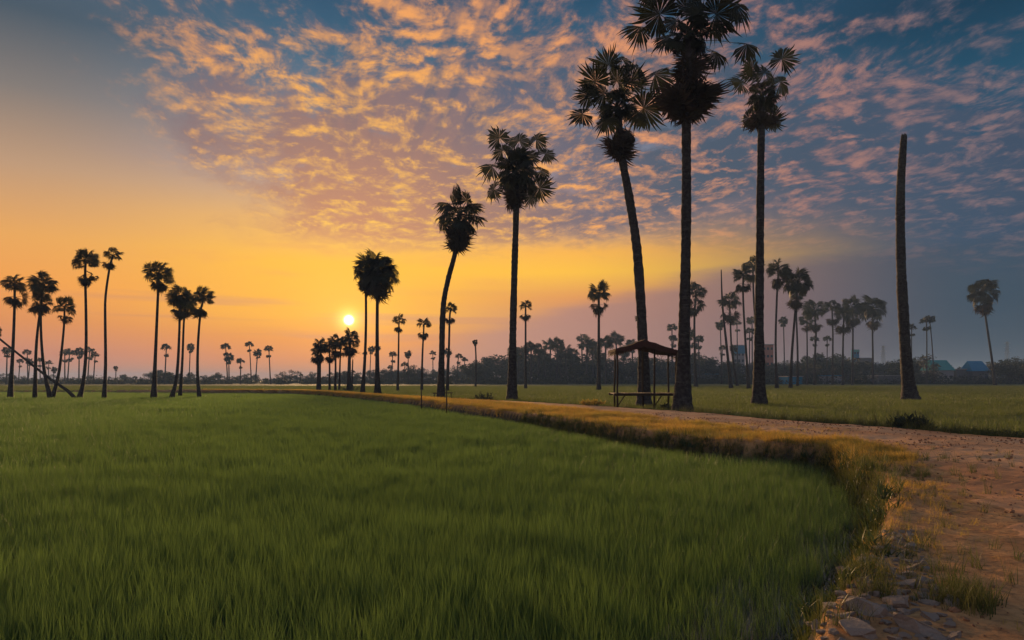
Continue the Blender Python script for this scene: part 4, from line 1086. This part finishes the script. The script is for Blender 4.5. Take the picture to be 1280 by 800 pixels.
# ------------------------------------------------------------------ shrubs
def shrub(name, px, py, d, w, h, n, label, mat, spiky=0.5, seed=1):
    x = (px - 640) / FPX * d; r = random.Random(seed); z = hz(x, d)
    root = empty(name, (x, d, z)); tag(root, label, 'shrub')
    b = MB(); s = MB()
    for i in range(n):
        a = r.uniform(0, 6.283); rr = w * .5 * math.sqrt(r.random()); hh = h * r.uniform(.4, 1.0) * (1 - .55 * (rr / (w * .5)) ** 2)
        fx, fy = rr * .45 * math.cos(a), rr * .45 * math.sin(a); tx, ty = rr * math.cos(a), rr * math.sin(a)
        s.tube([(fx, fy, -.03), (fx * .6 + tx * .4, fy * .6 + ty * .4, hh * .55), (tx, ty, hh)], [.008, .006, .003], 4, caps=False)
        for q in range(int(9 + 6 * spiky)):
            t = r.uniform(.25, 1.0); p = Vector((fx + (tx - fx) * t, fy + (ty - fy) * t, hh * t)); ll = r.uniform(.06, .15) * (1 + spiky)
            u = Vector((r.gauss(0, 1), r.gauss(0, 1), r.gauss(.4 + spiky, .6))).normalized(); v = u.orthogonal().normalized() * ll * .14
            b.add([p, p + u * ll * .5 + v, p + u * ll, p + u * ll * .5 - v], [(0, 1, 2, 3)])
    obj('stems', s.mesh('stems', WOODBARK), root); obj('leaves', b.mesh('leaves', mat), root)
shrub('dark_shrub', 1138, 533, 21.8, 1.35, .78, 90, 'dark spiky shrub at the path edge in front of the dead trunk', TREELEAF, 1.0, 2)
shrub('weed_mound', 740, 507, 38.5, 1.6, .38, 50, 'low brown mound of weeds on the bank left of the hut', DRYGRASS, .3, 3)
shrub('dark_shrub', 832, 508, 37.4, .62, .55, 50, 'small dark bush under the right end of the hut bench', TREELEAF, .4, 4)
shrub('dark_shrub', 600, 497, 52, .9, .9, 30, 'small upright bush in the field left of the lone palm, the taller of two', TREELEAF, .5, 5)
shrub('dark_shrub', 608, 501, 50, 1.3, .8, 40, 'small rounded bush in the field left of the lone palm, nearer the path', TREELEAF, .3, 6)
shrub('dark_shrub', 440, 487, 102, 4.0, 1.3, 80, 'low bush round the foot of the widest palm below the sun', TREELEAF, .3, 7)
shrub('low_weeds', 1200, 538, 20.6, 2.6, .28, 70, 'low straggling weeds at the path edge right of the dark spiky shrub', TREELEAF, .5, 8)
shrub('low_weeds', 1255, 541, 19.4, 2.2, .34, 70, 'low dark weeds at the path edge by the right side of the picture', TREELEAF, .5, 9)
def tall_weed():
    d = 23.0; x = (1096 - 640) / FPX * d; z = hz(x, d); b = MB(); r = random.Random(4)
    root = empty('tall_weed', (x, d, z)); tag(root, 'tall leaning reedy weed left of the dark spiky shrub', 'weed')
    s = MB()
    for i in range(5):
        tx = r.uniform(-.22, -.08) + i * .03; h = r.uniform(.38, .62); s.tube([(.05 * i - .1, r.uniform(-.05, .05), -.03), (tx * .4, 0, h * .6), (tx - .08, 0, h)], [.012, .01, .004], 4)
        for q in range(7):
            t = r.uniform(.3, 1); p = Vector((tx * t, 0, h * t)); u = Vector((r.uniform(-1, .6), r.uniform(-.5, .5), r.uniform(.2, 1))).normalized() * r.uniform(.1, .22); v = u.orthogonal().normalized() * .018
            b.add([p, p + u * .5 + v, p + u, p + u * .5 - v], [(0, 1, 2, 3)])
    obj('stems', s.mesh('stems', WEED), root); obj('leaves', b.mesh('leaves', WEED), root)
tall_weed()

# ------------------------------------------------------------------ buildings and pylons far behind the field
def building(name, px0, px1, ytop, ybot, d, label, wall, roofm=None, roof='flat', depth=8.0, win=(0, 0), eave=None, stripe=None):
    k = d / FPX; w = (px1 - px0) * k; x = ((px0 + px1) / 2 - 640) * k; zg = -0.3
    z0 = max(zg, CAMH + (HOR - ybot) * k) if ybot < 478 else zg
    h = CAMH + (HOR - ytop) * k - zg
    root = empty(name, (x, d, zg)); tag(root, label, 'building')
    hw = h if roof == 'flat' else (CAMH + (HOR - eave) * k - zg)
    b = MB(); b.box((0, depth / 2, hw / 2), (w, depth, hw)); obj('wall', b.mesh('wall', wall), root)
    if roof == 'gable':
        b = MB(); o = .5; vs = [(-w/2 - o, -o, hw), (w/2 + o, -o, hw), (w/2 + o, depth + o, hw), (-w/2 - o, depth + o, hw), (-w/2 - o + w * .12, depth / 2, h), (w/2 + o - w * .12, depth / 2, h)]
        b.add([(a_, b_, c_ + .02) for a_, b_, c_ in vs], [(0, 1, 5, 4), (2, 3, 4, 5), (1, 2, 5), (3, 0, 4), (3, 2, 1, 0)]); obj('roof', b.mesh('roof', roofm), root)
    elif roofm is not None:
        b = MB(); b.box((0, depth / 2 - .1, h + .15), (w + .5, depth + .7, .3)); obj('roof', b.mesh('roof', roofm), root)
    if stripe:
        b = MB(); y0, y1, m = stripe; za = CAMH + (HOR - y1) * k - zg; zb_ = CAMH + (HOR - y0) * k - zg
        b.box((0, -.05, (za + zb_) / 2), (w + .12, .2, zb_ - za)); obj('painted_band', b.mesh('painted_band', m), root)
    nx, nz = win
    if nx:
        b = MB(); ww = w / (nx * 1.9); b.box((0, 0, 0), (ww, .12, min(1.2, hw / nz * .45))); me = b.mesh('window', GLASSDK)
        for i in range(nx):
            for j in range(nz): obj('window', me, root, ((i + .5) / nx * w - w / 2, -.03, hw * (j + .5) / nz))
    return root
building('tower_block', 917, 931, 431, 479, 330, 'tall white building with a blue top behind the palms right of the hut', WHITEWALL, None, depth=3.0, win=(3, 6), stripe=(432, 442, BLUEROOF))
building('tower_block', 953, 967, 431, 479, 335, 'tall red brown building just right of the straight palm trunk', BRICKRED, STEEL, depth=3.0, win=(3, 5))
building('tower_block', 1067, 1074, 437, 479, 320, 'narrow teal building behind the right row of palms', BLUEROOF, None, depth=2.5, win=(2, 5), stripe=(437, 440, TEALROOF))
building('shed', 1074, 1090, 448, 479, 322, 'low pale shed beside the narrow teal building', GREYWALL, STEEL, depth=3.0)
building('house', 1166, 1192, 450, 479, 255, 'house with a pale teal roof right of the dead trunk', WHITEWALL, TEALROOF, 'gable', 7.0, (4, 1), eave=463)
building('house', 1216, 1236, 451, 479, 257, 'house with a bright blue roof near the far right palm', GREYWALL, BLUEROOF, 'gable', 7.0, (3, 1), eave=464)
building('shed', 1196, 1216, 462, 479, 260, 'low grey shed between the teal and the blue roofed houses', GREYWALL, STEEL)
building('shed', 985, 1003, 471, 479, 245, 'low shed with a blue wall at the foot of the large crowned palm', BLUEROOF, STEEL)
building('shed', 1036, 1052, 470, 479, 246, 'low pale blue shed at the foot of the right row of palms', WHITEWALL, BLUEROOF)
building('shed', 1098, 1126, 470, 479, 246, 'long low pale shed left of the dead trunk', GREYWALL, STEEL)
building('shed', 872, 898, 468, 479, 300, 'long low grey blue shed in the trees right of the tallest palm', GREYWALL, BLUEROOF)
def pylon(px, top, label):
    d = 700.0; k = d / FPX; h = (HOR - top) * k + 1.8; x = (px - 640) * k
    root = empty('electricity_pylon', (x, d, -.3)); tag(root, label, 'pylon', 'electricity pylons on the horizon')
    b = MB(); w0, w1 = 2.6, .5
    for sx in (-1, 1):
        for sy in (-1, 1): b.tube([(sx * w0, sy * w0, 0), (sx * w1, sy * w1, h)], .22, 4)
    for i in range(7):
        t0, t1 = i / 7, (i + 1) / 7; a0 = w0 + (w1 - w0) * t0; a1 = w0 + (w1 - w0) * t1
        for sy in (-1, 1): b.tube([(-a0, sy * a0, h * t0), (a1, sy * a1, h * t1)], .12, 4); b.tube([(a0, sy * a0, h * t0), (-a1, sy * a1, h * t1)], .12, 4)
    obj('tower', b.mesh('tower', STEEL), root)
    for zz in (.72, .84, .96):
        b = MB(); b.tube([(-3.4, 0, h * zz), (0, 0, h * zz + .5), (3.4, 0, h * zz)], .2, 4); obj('cross_arm', b.mesh('cross_arm', STEEL), root)
pylon(1104, 432, 'faint electricity pylon left of the dead trunk'); pylon(1259, 427, 'faint electricity pylon near the right edge of the picture')

# ------------------------------------------------------------------ haze: one closed box of thin air round camera and scene
def build_haze():
    b = MB(); b.box((0, 0, 11.5), (5400, 5400, 27.0))
    m = bpy.data.materials.new('haze_air'); m.use_nodes = True; nt = NT(m.node_tree); nt.n.clear()
    out = nt.new('ShaderNodeOutputMaterial'); pv = nt.new('ShaderNodeVolumePrincipled')
    pv.inputs['Color'].default_value = (.40, .62, .95, 1); pv.inputs['Density'].default_value = HAZE; pv.inputs['Anisotropy'].default_value = 0.0
    nt.l.new(pv.outputs[0], out.inputs['Volume'])
    o = obj('haze', b.mesh('haze', m)); tag(o, kind='stuff')
HAZE = 0.00042
build_haze()
